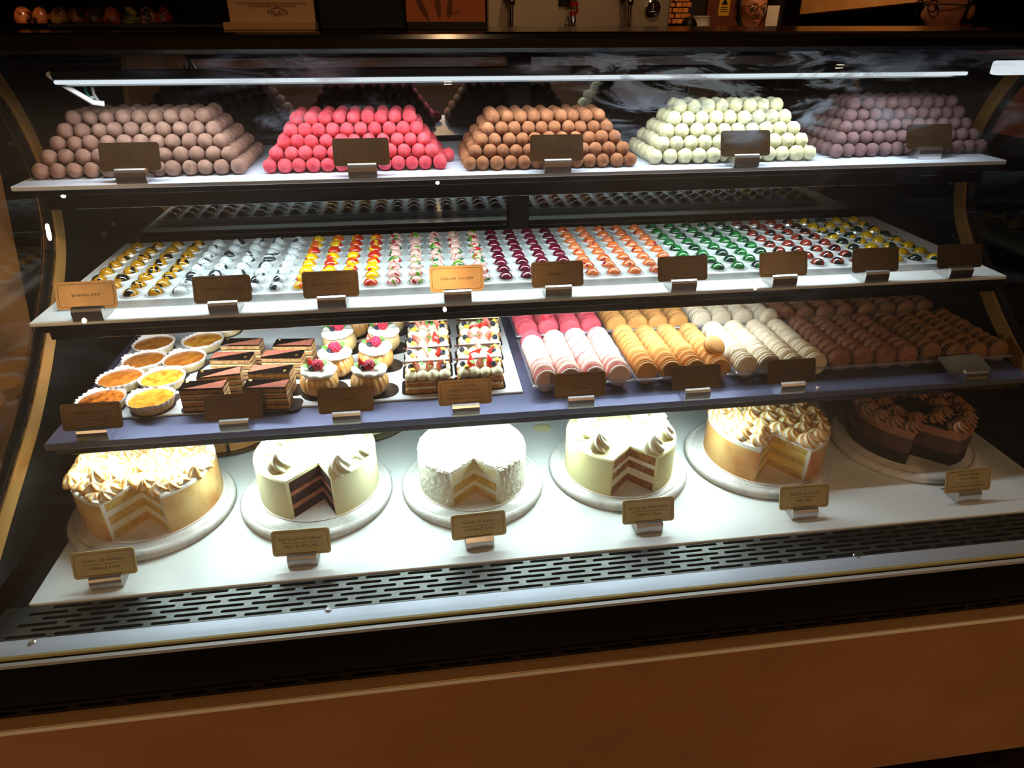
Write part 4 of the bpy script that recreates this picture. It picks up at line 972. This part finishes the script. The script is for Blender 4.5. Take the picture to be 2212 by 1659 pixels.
# lemon meringue
stand(.642, 1.069, .138, 'white marble stand under the lemon meringue cake')
T, A, f0, f1 = cake('lemon_cake', 'toasted meringue lemon cake with swirled top and yellow layers in its cut', (.655, 1.066), .114, .078, (.645, 1.021), -134, -55,
    [('sponge_layer', 1.7, M_yel), ('curd_layer', 1.8, M_lemon), ('sponge_layer', 1.5, M_yel), ('curd_layer', 1.5, M_lemon), ('sponge_layer', 1.5, M_yel)], .008, M_amber2, M_meringue, None, None, .010)
sw = [crest_mesh('meringue_swirl', rosette(.0195, .019, 6, 3.4, .20, (R_.uniform(-.004, .004), R_.uniform(-.004, .004)), q), M_toast2) for q in (1, 2, 3)]
for (rad_, c_) in ((.095, 19), (.066, 13), (.036, 7), (.0, 1)):
    for i in range(c_):
        f = 2*PI*(i+.3)/c_; p = Vector((rad_*math.cos(f), rad_*math.sin(f)))
        if inside(p, A, f0, f1, .116, .006):
            ob('meringue_swirl', sw[R_.randrange(3)], T, (p.x, p.y, .0765), (R_.uniform(-.15, .15), R_.uniform(-.15, .15), R_.uniform(0, 6)), (1, 1, R_.uniform(.8, 1.15)))
# chocolate cheesecake
stand(.972, 1.076, .141, 'white marble stand under the dark chocolate cheesecake at the right')
T, A, f0, f1 = cake('chocolate_cheesecake', 'dark chocolate cheesecake with black crust and brown piped top, rightmost on the deck', (.975, 1.078), .112, .074, (.945, 1.014), -136, -41,
    [('crust', 2.6, M_crust), ('cheesecake_layer', 3.2, M_cheese), ('mousse_layer', 1.6, M_mousse)], 0.0, None, topt=0)
chs = [crest_mesh('chocolate_swirl', rosette(.019, .018, 7, 3.2, .20, (0, 0), q), M_chocsw) for q in (1, 2)]
M_drz = plain('dark_ganache', s(22, 12, 10), .2, 0, .5, .3)
for i in range(20):
    f = 2*PI*i/20; p = Vector((.095*math.cos(f), .095*math.sin(f)))
    if inside(p, A, f0, f1, .12, .004): ob('chocolate_swirl', chs[i % 2], T, (p.x, p.y, .0735), (0, 0, R_.uniform(0, 6)))
for i in range(9):
    f = 2*PI*i/9; p = Vector((.055*math.cos(f), .055*math.sin(f)))
    if inside(p, A, f0, f1, .12, .004): ob('chocolate_swirl', chs[i % 2], T, (p.x, p.y, .0735), (0, 0, R_.uniform(0, 6)))
mk('ganache_pool', cake_slab(A, .094, f0, f1, .0742, .0762), M_drz, T)
# dark plates with cut cakes at the back of the deck
M_plate = plain('dark_plate', s(26, 28, 32), .18, 0, .6)
ppr = [(.110, 0), (.130, .005), (.137, .0115), (.135, .0125), (.126, .0070), (.112, .0035), (.001, .0035)]
for k, (x, y, l) in enumerate([(-.440, 1.335, 'glossy dark plate holding the sliced toasted cake behind the vanilla cake'), (-.165, 1.345, 'glossy dark plate behind the red velvet cake'), (.690, 1.375, 'glossy dark plate behind the lemon meringue cake'), (.985, 1.385, 'glossy dark plate behind the chocolate cheesecake')]):
    o = mk('dark_plate', lathe(ppr, 72), M_plate, None, True, (x, y, ZD)); tag(o, l, 'plate', 'dark plates at the back of the deck')
for k, (a, b_, l) in enumerate([(-118, -82, 'left'), (-78, -42, 'middle'), (-38, -2, 'right')]):
    T = thing('cake_slice', 'toasted cake slice on the dark plate behind the vanilla cake, %s of three' % l, 'cake slice', (-.440, 1.335, ZD+.0037), 0, 'toasted slices on the dark plate')
    Z0 = Vector((.0001, 0))
    mk('sponge_layer', cake_slab(Z0, .100, rad(a), rad(b_), .0, .062, 16), M_yel, T)
    mk('side_frosting', cake_shell(Z0, .107, .0068, rad(a), rad(b_), 0, .066, 20, 2), M_amber2, T, True)
    mk('top_frosting', cake_slab(Z0, .100, rad(a), rad(b_), .0625, .069, 16), M_meringue, T)
T = thing('cake_slice', 'pale yellow cake slice on the dark plate behind the red velvet cake', 'cake slice', (-.165, 1.345, ZD+.0037))
mk('crumb_layer', cake_slab(Vector((.0001, 0)), .095, rad(-120), rad(-20), 0, .045, 24), M_whcr, T); mk('side_frosting', cake_shell(Vector((.0001, 0)), .100, .0048, rad(-120), rad(-20), 0, .05, 30, 2), M_frost2, T, True); mk('top_frosting', cake_slab(Vector((.0001, 0)), .095, rad(-120), rad(-20), .0455, .05, 24), M_frost2, T)
p = at_z(1172, 925, ZD); o = mk('cream_flake', xf(lumpy(2, .017, .35, 1.2, 3), (0, 0, .002), (0, 0, 0), (1.25, .9, .14)), M_frost2, None, True, p); tag(o, 'flat flake of cream fallen on the deck between coconut and carrot cakes', 'crumb')
p = at_z(1760, 838, .832); o = mk('white_crumb', xf(lumpy(1, .005, .5, 1.4, 2), (0, 0, .003), (0, 0, 0), (.7, .6, 1)), M_whcr, None, False, (p.x, 1.022, .832)); tag(o, 'small white crumb on the steel shelf edge beside the COCO sign', 'crumb')
# ------------------------------------------------------------------ things on and behind the worktop
CT = 1.4225
M_menu = plain('cream_menu_card', s(214, 170, 120), .6); M_orange = plain('orange_menu_card', s(206, 104, 36), .5)
M_leafp = plain('leaf_print', s(120, 56, 22), .6); M_woodl = plain('pale_wood', s(206, 158, 104), .5)
M_stain = brushed('machine_steel', s(186, 172, 150), .4, (60, 3, 3), .7, .3)
M_red = plain('red_plastic', s(150, 20, 18), .35); M_cupw = plain('paper_white', s(222, 212, 196), .6)
M_txt = plain('print_brown', s(92, 60, 34), .6)
def text(parent, body, loc, size, m, maxw=None, rot=(PI/2, 0, 0)):
    me, wd = text_mesh(body, size, m); k = min(1, maxw/wd) if maxw else 1
    ob('lettering', me, parent, loc, rot, (k, k, 1))
# row of sample bonbons on a black riser
ys = 1.46; q = at_y(205, 45, ys)
t = mk('display_riser', bbox(-.62, -.20, ys-.035, ys+.06, CT, q.z-.004, .003, 2), M_gloss); tag(t, 'low glossy black riser under the row of sample bonbons', 'display stand')
SAM = [s(150, 84, 40), s(150, 90, 46), s(168, 120, 60), s(176, 104, 40), s(110, 60, 36), s(160, 74, 34), s(150, 140, 50), s(186, 132, 80), s(150, 50, 38)]
for k, u in enumerate([56, 95, 134, 172, 208, 246, 284, 321, 356]):
    p = at_y(u, 49, ys); mt = mottled('sample_bonbon_shell', SAM[k], s(20, 14, 12), 60, .25, lo=.45, hi=.6)
    o = mk('sample_bonbon', lathe([(.0155, 0), (.0162, .002)]+[(.0162*math.cos(rad(a)), .002+.024*math.sin(rad(a))) for a in range(12, 90, 12)]+[(.0005, .026)], 24), mt, None, True, (p.x, ys, q.z-.0038))
    tag(o, 'dim sample bonbon on the black riser, %s from left' % ordinal(k), 'bonbon', 'sample bonbons on the riser')
# cream menu card
y0 = 1.33; a = at_y(489, 66, y0); b = at_y(686, 66, y0); t = thing('menu_stand', 'cream menu card in a pale wooden base on the worktop', 'menu stand', ((a.x+b.x)/2, y0, CT)); w = b.x-a.x
hb = at_y(590, 48, y0).z-CT
mk('wooden_base', bbox(-w/2, w/2, -.02, .02, 0, hb, .0015, 1), M_woodl, t)
cd = mk('menu_card', bbox(-w/2+.007, w/2-.002, .006, .010, hb-.004, .20, .0005, 1), M_menu, t, False, (0, 0, 0), (rad(-4), 0, 0))
text(cd, 'PALACE', (.012, .0055, at_y(590, 27, y0).z-CT), .0095, M_txt); text(cd, 'RESORTS', (.012, .0055, at_y(590, 33, y0).z-CT), .0042, M_txt)
mk('logo_arch', xf(tube([(-.012+.0024*k, 0, .004*math.sin(PI*k/10)) for k in range(11)], .0005, 5), (.012, .0052, at_y(590, 22, y0).z-CT)), M_txt, cd)
text(cd, 'TRY THE REFRESHING DEEP FLAVOR OF COFFEE MIXED', (.004, .0055, at_y(590, 7, y0).z-CT), .0046, M_txt, .125); text(cd, 'WITH REFRESHING MANGO WATER', (.004, .0055, at_y(590, 13, y0).z-CT), .0046, M_txt, .09)
# tall black box
a = at_y(692, 66, 1.34); b = at_y(876, 66, 1.34); t = mk('black_box', bbox(a.x, b.x, 1.34, 1.52, CT, CT+.26, .003, 2), M_blackm); tag(t, 'tall matt black box on the worktop between the two menu cards', 'box')
# orange menu card
y0 = 1.345; a = at_y(880, 66, y0); b = at_y(1051, 66, y0); w = b.x-a.x; t = thing('card_holder', 'orange leaf printed card in a black holder on the worktop', 'menu stand', ((a.x+b.x)/2, y0, CT)); hb = at_y(960, 47, y0).z-CT
mk('holder_base', add(bbox(-w/2, w/2, -.02, .03, 0, .004, .001, 1), bbox(-w/2, w/2, -.004, .012, .003, hb, .001, 1)), M_black, t)
cd = mk('printed_card', bbox(-w/2, w/2-.002, -.001, .001, hb-.004, .22, .0003, 1), M_orange, t)
for k, (x0_, zt, ln, an) in enumerate([(-.030, .052, .05, 28), (-.012, .055, .05, 6), (.003, .056, .035, -8)]):
    L = []
    for i in range(9): tt = i/8; L.append((.005*math.sin(PI*tt)**.8, tt*ln))
    P = L+[(-x, z) for x, z in L[::-1][1:-1]]; an_ = rad(an)
    P = [(x0_+x*math.cos(an_)-(z)*math.sin(an_), zt-.040+z*math.cos(an_)+x*math.sin(an_)+.0) for x, z in P]
    mk('leaf_print', extrude_y(P, -.0013, -.0009), M_leafp, cd)
text(cd, 'PALACE', (.012, -.0014, at_y(960, 26, y0).z-CT), .0072, M_txt); text(cd, 'RESORTS', (.012, -.0014, at_y(960, 31, y0).z-CT), .0035, M_txt)
# back bar with the coffee machine
bk = mk('back_counter', bbox(-.6, 1.62, 2.05, 2.75, 0, .92, .004, 1), M_blackm); tag(bk, 'dark back counter behind the display case', 'counter')
y0 = 2.2; a = at_y(1052, 40, y0); b = at_y(1446, 40, y0); t = thing('coffee_machine', 'wide stainless coffee machine with pipes, tap and gauge', 'coffee machine', ((a.x+b.x)/2, y0, .92)); w = b.x-a.x; ox = (a.x+b.x)/2
mk('machine_body', bbox(-w/2, w/2, 0, .42, 0, .80, .006, 2), M_stain, t)
mk('drip_tray', bbox(-w/2, w/2, -.14, 0, 0, .08, .004, 1), M_stain, t)
for u in (1105, 1361):
    p = at_y(u, 0, y0-.05); x = p.x-ox
    mk('steam_pipe', tube([(x, -.05, .20), (x, -.05, p.z-.92+.01)], .0055, 12), M_chrome, t, True)
    mk('pipe_collar', lathe([(.009, 0), (.011, .003), (.011, .018), (.009, .021)], 16), M_chrome, t, True, (x, -.05, at_y(u, 12, y0-.05).z-.92))
    mk('pipe_mount', bbox(-.018, .018, -.06, 0, 0, .02, .003, 1), M_black, t, False, (x, 0, at_y(u, -2, y0-.05).z-.92))
p = at_y(1238, 0, y0-.05); x = p.x-ox; zt_ = lambda v: at_y(1238, v, y0-.05).z-.92
mk('tap_plate', bbox(-.026, .026, -.008, 0, zt_(13), zt_(-12), .001, 1), M_black, t, False, (x-.006, 0, 0))
mk('tap_lever', add(tube([(x, -.05, zt_(-10)), (x, -.05, zt_(22))], .007, 10)), M_chrome, t, True)
mk('tap_handle', add(tube([(x+.002, -.052, zt_(4)), (x+.002, -.052, zt_(14))], .013, 12), tube([(x, -.052, zt_(24)), (x, -.052, zt_(36))], .009, 12), tube([(x+.012, -.052, zt_(12)), (x+.012, -.052, zt_(30))], .003, 8)), M_red, t, True)
mk('tap_spout', add(tube([(x, -.055, zt_(36)), (x, -.06, zt_(48)), (x-.002, -.06, zt_(66))], [.010, .009, .006], 12), tube([(x-.012, -.055, zt_(42)), (x-.020, -.06, zt_(52)), (x-.016, -.06, zt_(60))], .004, 8)), M_chrome, t, True)
p = at_y(1408, 18, y0); gx, gz = p.x-ox, p.z-.92
gd = mk('gauge', xf(lathe([(.022, 0), (.0225, .012), (.019, .014), (.018, .011), (.0005, .011)], 32), (0, 0, 0), (PI/2, 0, 0)), M_chrome, t, True, (gx, 0, gz))
mk('gauge_face', xf(lathe([(.0178, .0112), (.0005, .0114)], 32), (0, 0, 0), (PI/2, 0, 0)), plain('gauge_black', s(14, 14, 16), .3), gd)
mk('gauge_needle', add(box(-.0008, .0008, -.0122, -.0116, -.008, .013), box(-.008, .008, -.0122, -.0116, -.0095, -.0075)), M_cupw, gd)
# cups and canister
y0 = 2.3
cps = [(.030, 0), (.034, .20), (.034, .47), (.030, .475)]
a = at_y(1496, 34, y0); b = at_y(1535, 34, y0); r = (b.x-a.x)/2; zt = a.z-.92
pr = []
for k in range(8): pr += [(r*.90, zt-.16+.02*k), (r*.97, zt-.16+.02*k+.016)]
o = mk('cup_stack', lathe([(r*.85, 0), (r*.88, zt-.17)]+pr+[(r, zt-.003), (r*.98, zt)], 32), M_cupw, None, True, ((a.x+b.x)/2, y0, .92)); tag(o, 'stack of white paper cups beside the coffee machine', 'cup stack')
a = at_y(1462, 36, y0); b = at_y(1494, 36, y0); r = (b.x-a.x)/2
o = mk('canister', lathe([(r*.95, 0), (r, .01), (r, a.z-.92-.02), (r*.7, a.z-.92-.006), (r*.3, a.z-.92)], 28), M_black, None, True, ((a.x+b.x)/2, y0-.05, .92)); tag(o, 'black canister between the coffee machine and the white cups', 'canister')
# stone clad pillar
y0 = 4.6; a = at_y(1440, 20, y0); b = at_y(1488, 20, y0); M_brick = mottled('warm_stone', s(170, 96, 44), s(206, 136, 70), 20, .8, bscale=60, bstr=.4)
pil = mk('pillar_core', box(a.x, b.x, y0+.02, y0+.3, 0, 2.7), M_wall); pil.name = 'brick_pillar'; pil['kind'] = 'structure'
bw, bh = (b.x-a.x)/4, .030
brm = [to_mesh('brick', *bbox(-bw/2+.002, bw/2-.002, -.022-d, .02, -bh/2+.002, bh/2-.002, .003, 1), M_brick) for d in (0, .006, .012)]
for r in range(12):
    for c in range(4):
        x = a.x+bw*(c+.5+(.5 if r % 2 else 0))
        if x+bw/2 > b.x+.03: continue
        ob('brick', brm[(r*3+c*2) % 3], pil, (x, y0+.02, 1.40+r*bh))
# door with warning sign
y0 = 4.985; a = at_y(1525, 20, y0); b = at_y(1592, 20, y0)
d = structure('door_1', bbox(a.x, b.x+.25, y0-.02, y0+.015, 0, 2.1, .004, 1), mottled('brown_door', s(92, 44, 24), s(108, 54, 30), 4, .5))
p = at_y(1566, 10, y0-.03); t = thing('warning_sign', 'small yellow warning sign on the brown door', 'sign', (p.x, y0-.024, p.z))
mk('sign_plate', xf(prism(rrect(.075, .13, .006), -.002, .002), (0, 0, 0), (PI/2, 0, 0)), plain('sign_yellow', s(214, 160, 40), .5), t)
mk('warning_triangle', extrude_y([(-.022, .0), (.022, .0), (0, .038)], -.0035, -.002), M_black, t); mk('print_lines', add(*[box(-.024, .024, -.0032, -.002, -.018-.012*k, -.014-.012*k) for k in range(3)]), M_black, t)
p = at_y(1668, 45, 3.75); t = mk('paper_notice', bbox(p.x-.035, p.x+.03, 3.75, 3.756, p.z-.10, p.z+.068, .001, 1), M_cupw); tag(t, 'white paper notice to the right of the woman in glasses', 'notice')
pst = mk('notice_post', bbox(p.x-.02, p.x+.02, 3.758, 3.79, 0, p.z+.12, .003, 1), M_blackm); tag(pst, 'dark post carrying the white paper notice', 'post')
# slanting tan bulkhead at the upper right
P1 = at_y(1727, 31, 4.3); P2 = at_y(2110, -9, 3.1); dv = (P2-P1); dv.z = 0; nn = Vector((-dv.y, dv.x, 0)).normalized()*.12
V = [P1, P2, P2+nn, P1+nn]; V = V+[Vector((v.x, v.y, 2.68)) for v in V]
blk = mk('trim_1', (V, [(3, 2, 1, 0), (4, 5, 6, 7), (0, 1, 5, 4), (1, 2, 6, 5), (2, 3, 7, 6), (3, 0, 4, 7)]), mottled('tan_stone', s(200, 138, 72), s(222, 166, 98), 6, .6, bscale=40, bstr=.3)); blk['kind'] = 'structure'
# tan panel added at the left in place of a reflection in the end glass
t = mk('tan_reflection_panel', xf(add(extrude_x([(1.05, .30), (1.62, .30), (1.80, .95), (1.84, 1.10), (1.82, 1.24), (1.05, 1.24)], -1.06, -1.00), extrude_x([(1.05, 1.252), (1.80, 1.252), (1.80, 1.275), (1.05, 1.275)], -1.06, -.995))), M_tan); tag(t, 'tan panel beyond the left end glass, standing in for a reflection', 'cabinet')
t = mk('side_cabinet', bbox(1.56, 1.62, 1.1, 2.0, 1.16, 1.40, .004, 1), plain('brown_cabinet', s(120, 72, 40), .55)); tag(t, 'brown cabinet panel beyond the right end glass', 'cabinet')
t2 = mk('side_cabinet_base', bbox(1.55, 1.70, 1.1, 2.0, 0, 1.158, .004, 1), M_blackm); t2.name = 'lower_cabinet'; tag(t2, 'black cabinet under the brown panel beyond the right end glass', 'cabinet')
# ------------------------------------------------------------------ people behind the worktop
M_skin = mottled('skin', s(150, 92, 62), s(176, 112, 80), 30, .5, sheen=.1); M_hair = plain('black_hair', s(14, 11, 10), .4); M_shirt = plain('white_shirt', s(220, 205, 180), .7); M_dark = plain('dark_shirt', s(26, 24, 26), .8)
M_eye = plain('eye_white', s(150, 132, 120), .2); M_iris = plain('iris_dark', s(30, 18, 12), .15); M_lip = plain('lips', s(140, 66, 58), .45); M_frame = plain('glasses_frame', s(16, 14, 14), .3)
def g2(x, z, cx, cz, sx, sz): return math.exp(-((x-cx)/sx)**2-((z-cz)/sz)**2)
def head_pt(a, e, pad=0):
    """a: azimuth from the face (radians), e: elevation; local origin between the eyes' height at the skull axis"""
    x = math.sin(a)*math.cos(e); y = -math.cos(a)*math.cos(e); z = math.sin(e)
    taper = 1-.30*max(0, -z)**1.3; X = x*.076*taper; Y = y*(.097 if y > 0 else .094)*(1-.10*max(0, -z)); Zz = z*.118
    if math.cos(a) > 0:
        f = math.cos(a)**.5
        d = .022*g2(X, Zz, 0, -.030, .012, .022)+.010*g2(X, Zz, 0, -.012, .008, .022)+.006*g2(X, Zz, 0, -.064, .024, .008)+.009*g2(X, Zz, 0, -.098, .022, .018)+.005*g2(abs(X), Zz, .030, .022, .024, .010)-.007*g2(abs(X), Zz, .031, .0, .015, .012)+.004*g2(abs(X), Zz, .042, -.035, .02, .02)
        Y -= d*f
    p = Vector((X, Y+.012, Zz)); return p+p.normalized()*pad
def head_grid(pad=0, keep=None, na=48, ne=32):
    V, F_, idx = [], [], {}
    for j in range(ne+1):
        e = -PI/2+PI*j/ne
        for i in range(na):
            a = -PI+2*PI*i/na; idx[i, j] = len(V); V.append(head_pt(a, e, pad))
    for j in range(ne):
        for i in range(na):
            a = -PI+2*PI*(i+.5)/na; e = -PI/2+PI*(j+.5)/ne
            if keep is None or keep(a, e): F_.append((idx[i, j], idx[(i+1) % na, j], idx[(i+1) % na, j+1], idx[i, j+1]))
    return V, F_
def skin_body(joints, edges, parent_name, m):
    me = bpy.data.meshes.new('tmp'); me.from_pydata([j[0] for j in joints], edges, []); pass
    o = bpy.data.objects.new('tmp', me); COL.objects.link(o)
    o.modifiers.new('s', 'SKIN').use_smooth_shade = True
    for k, j in enumerate(joints): me.skin_vertices[0].data[k].radius = (j[1], j[2])
    me.skin_vertices[0].data[0].use_root = True
    o.modifiers.new('d', 'SUBSURF').levels = 2
    dg = bpy.context.evaluated_depsgraph_get(); ev = o.evaluated_get(dg); em = ev.to_mesh()
    V = [v.co.copy() for v in em.vertices]; F_ = [tuple(p.vertices) for p in em.polygons]; ev.to_mesh_clear()
    bpy.data.objects.remove(o); bpy.data.meshes.remove(me); return V, F_
def person(lab, eye, face_dir, shirt, long_hair):
    """standing figure; eye = world point between the eyes, face_dir = turn about z (0 looks towards the camera side)"""
    t = thing('person', lab, 'person', (eye.x, eye.y, 0), face_dir); E = eye.z; k = E/1.50
    J = [((0, .03, .92*k), .145, .10), ((0, .03, 1.08*k), .125, .095), ((0, .03, 1.24*k), .15, .10), ((0, .03, 1.33*k), .12, .085), ((0, .028, E-.135), .055, .055), ((0, .022, E-.06), .052, .055)]
    Ed = [(0, 1), (1, 2), (2, 3), (3, 4), (4, 5)]
    for sx in (-1, 1):
        n0 = len(J); J += [((sx*.15, .03, 1.32*k), .06, .06), ((sx*.20, .04, 1.05*k), .042, .042), ((sx*.21, -.02, .84*k), .032, .032), ((sx*.21, -.05, .76*k), .036, .02)]
        Ed += [(3, n0), (n0, n0+1), (n0+1, n0+2), (n0+2, n0+3)]
        n1 = len(J); J += [((sx*.09, .03, .84*k), .09, .09), ((sx*.10, .02, .48*k), .058, .060), ((sx*.10, .04, .09), .04, .045), ((sx*.105, -.10, .04), .038, .03)]
        Ed += [(0, n1), (n1, n1+1), (n1+1, n1+2), (n1+2, n1+3)]
        for q in range(4):
            n2 = len(J); J.append(((sx*(.195+.012*q), -.075, .755*k-.075+.006*abs(q-1.5)), .009, .009)); Ed.append((n0+3, n2))
    body = skin_body(J, Ed, '', M_skin); hd = xf(head_grid(), (0, 0, E))
    ear = [xf(lumpy(2, .026, .12, 1, 4), (sx*.078, .022, E-.012), (0, 0, sx*.3), (.35, .65, 1.1)) for sx in (-1, 1)]
    mk('body', add(body, hd, *ear), M_skin, t, True)
    keep = (lambda a, e: (abs(a) > 1.25 and e > -1.05) or e > .62-.1*math.cos(a*2)) if long_hair else (lambda a, e: (abs(a) > 1.5 and e > -.35) or e > .62)
    hv = head_grid(.010, keep); h = mk('hair', xf(hv, (0, 0, E)), M_hair, t, True); h.modifiers.new('th', 'SOLIDIFY').thickness = .008
    for sx in (-1, 1):
        ey = mk('eye', ico(2, .0112), M_eye, t, True, (sx*.031, -.0675, E)); mk('iris', ico(2, .0062), M_iris, ey, True, (0, -.0072, 0))
    mk('lips', xf(lumpy(2, .02, .05, 1, 1), (0, -.0845, E-.064), (0, 0, 0), (1.15, .35, .32)), M_lip, t, True)
    ring = []
    for sx in (-1, 1):
        ring.append(tube([(sx*.033+.023*math.cos(PI*2*i/20), -.092+.010*abs(math.cos(PI*2*i/20))*0, E+.001+.018*math.sin(PI*2*i/20)) for i in range(21)], .0022, 6))
        ring.append(tube([(sx*.056, -.092, E+.006), (sx*.078, -.06, E+.006), (sx*.082, .015, E+.002)], .0022, 6))
    ring.append(tube([(-.010, -.092, E+.004), (0, -.094, E+.007), (.010, -.092, E+.004)], .0022, 6)); mk('glasses', add(*ring), M_frame, t, True)
    sh = [(.165, .92*k), (.15, 1.06*k), (.178, 1.22*k), (.196, 1.31*k), (.17, 1.365*k), (.09, 1.395*k), (.066, E-.125), (.060, E-.120)]
    mk('shirt', xf(lathe(sh, 40), (0, .03, 0), (0, 0, 0), (1.05, .72, 1)), shirt, t, True)
    if shirt is M_shirt: mk('collar', add(extrude_y([(-.05, E-.118), (-.004, E-.165), (-.045, E-.175)], -.075, -.03), extrude_y([(.05, E-.118), (.045, E-.175), (.004, E-.165)], -.075, -.03)), shirt, t)
    return t
person('woman in glasses and white collar standing behind the worktop, facing the case', at_y(1625, 17, 4.0), 0, M_shirt, True)
person('man in dark glasses seen in profile at the upper right, facing left', at_y(2052, 14, 2.45), rad(-88), M_dark, False)
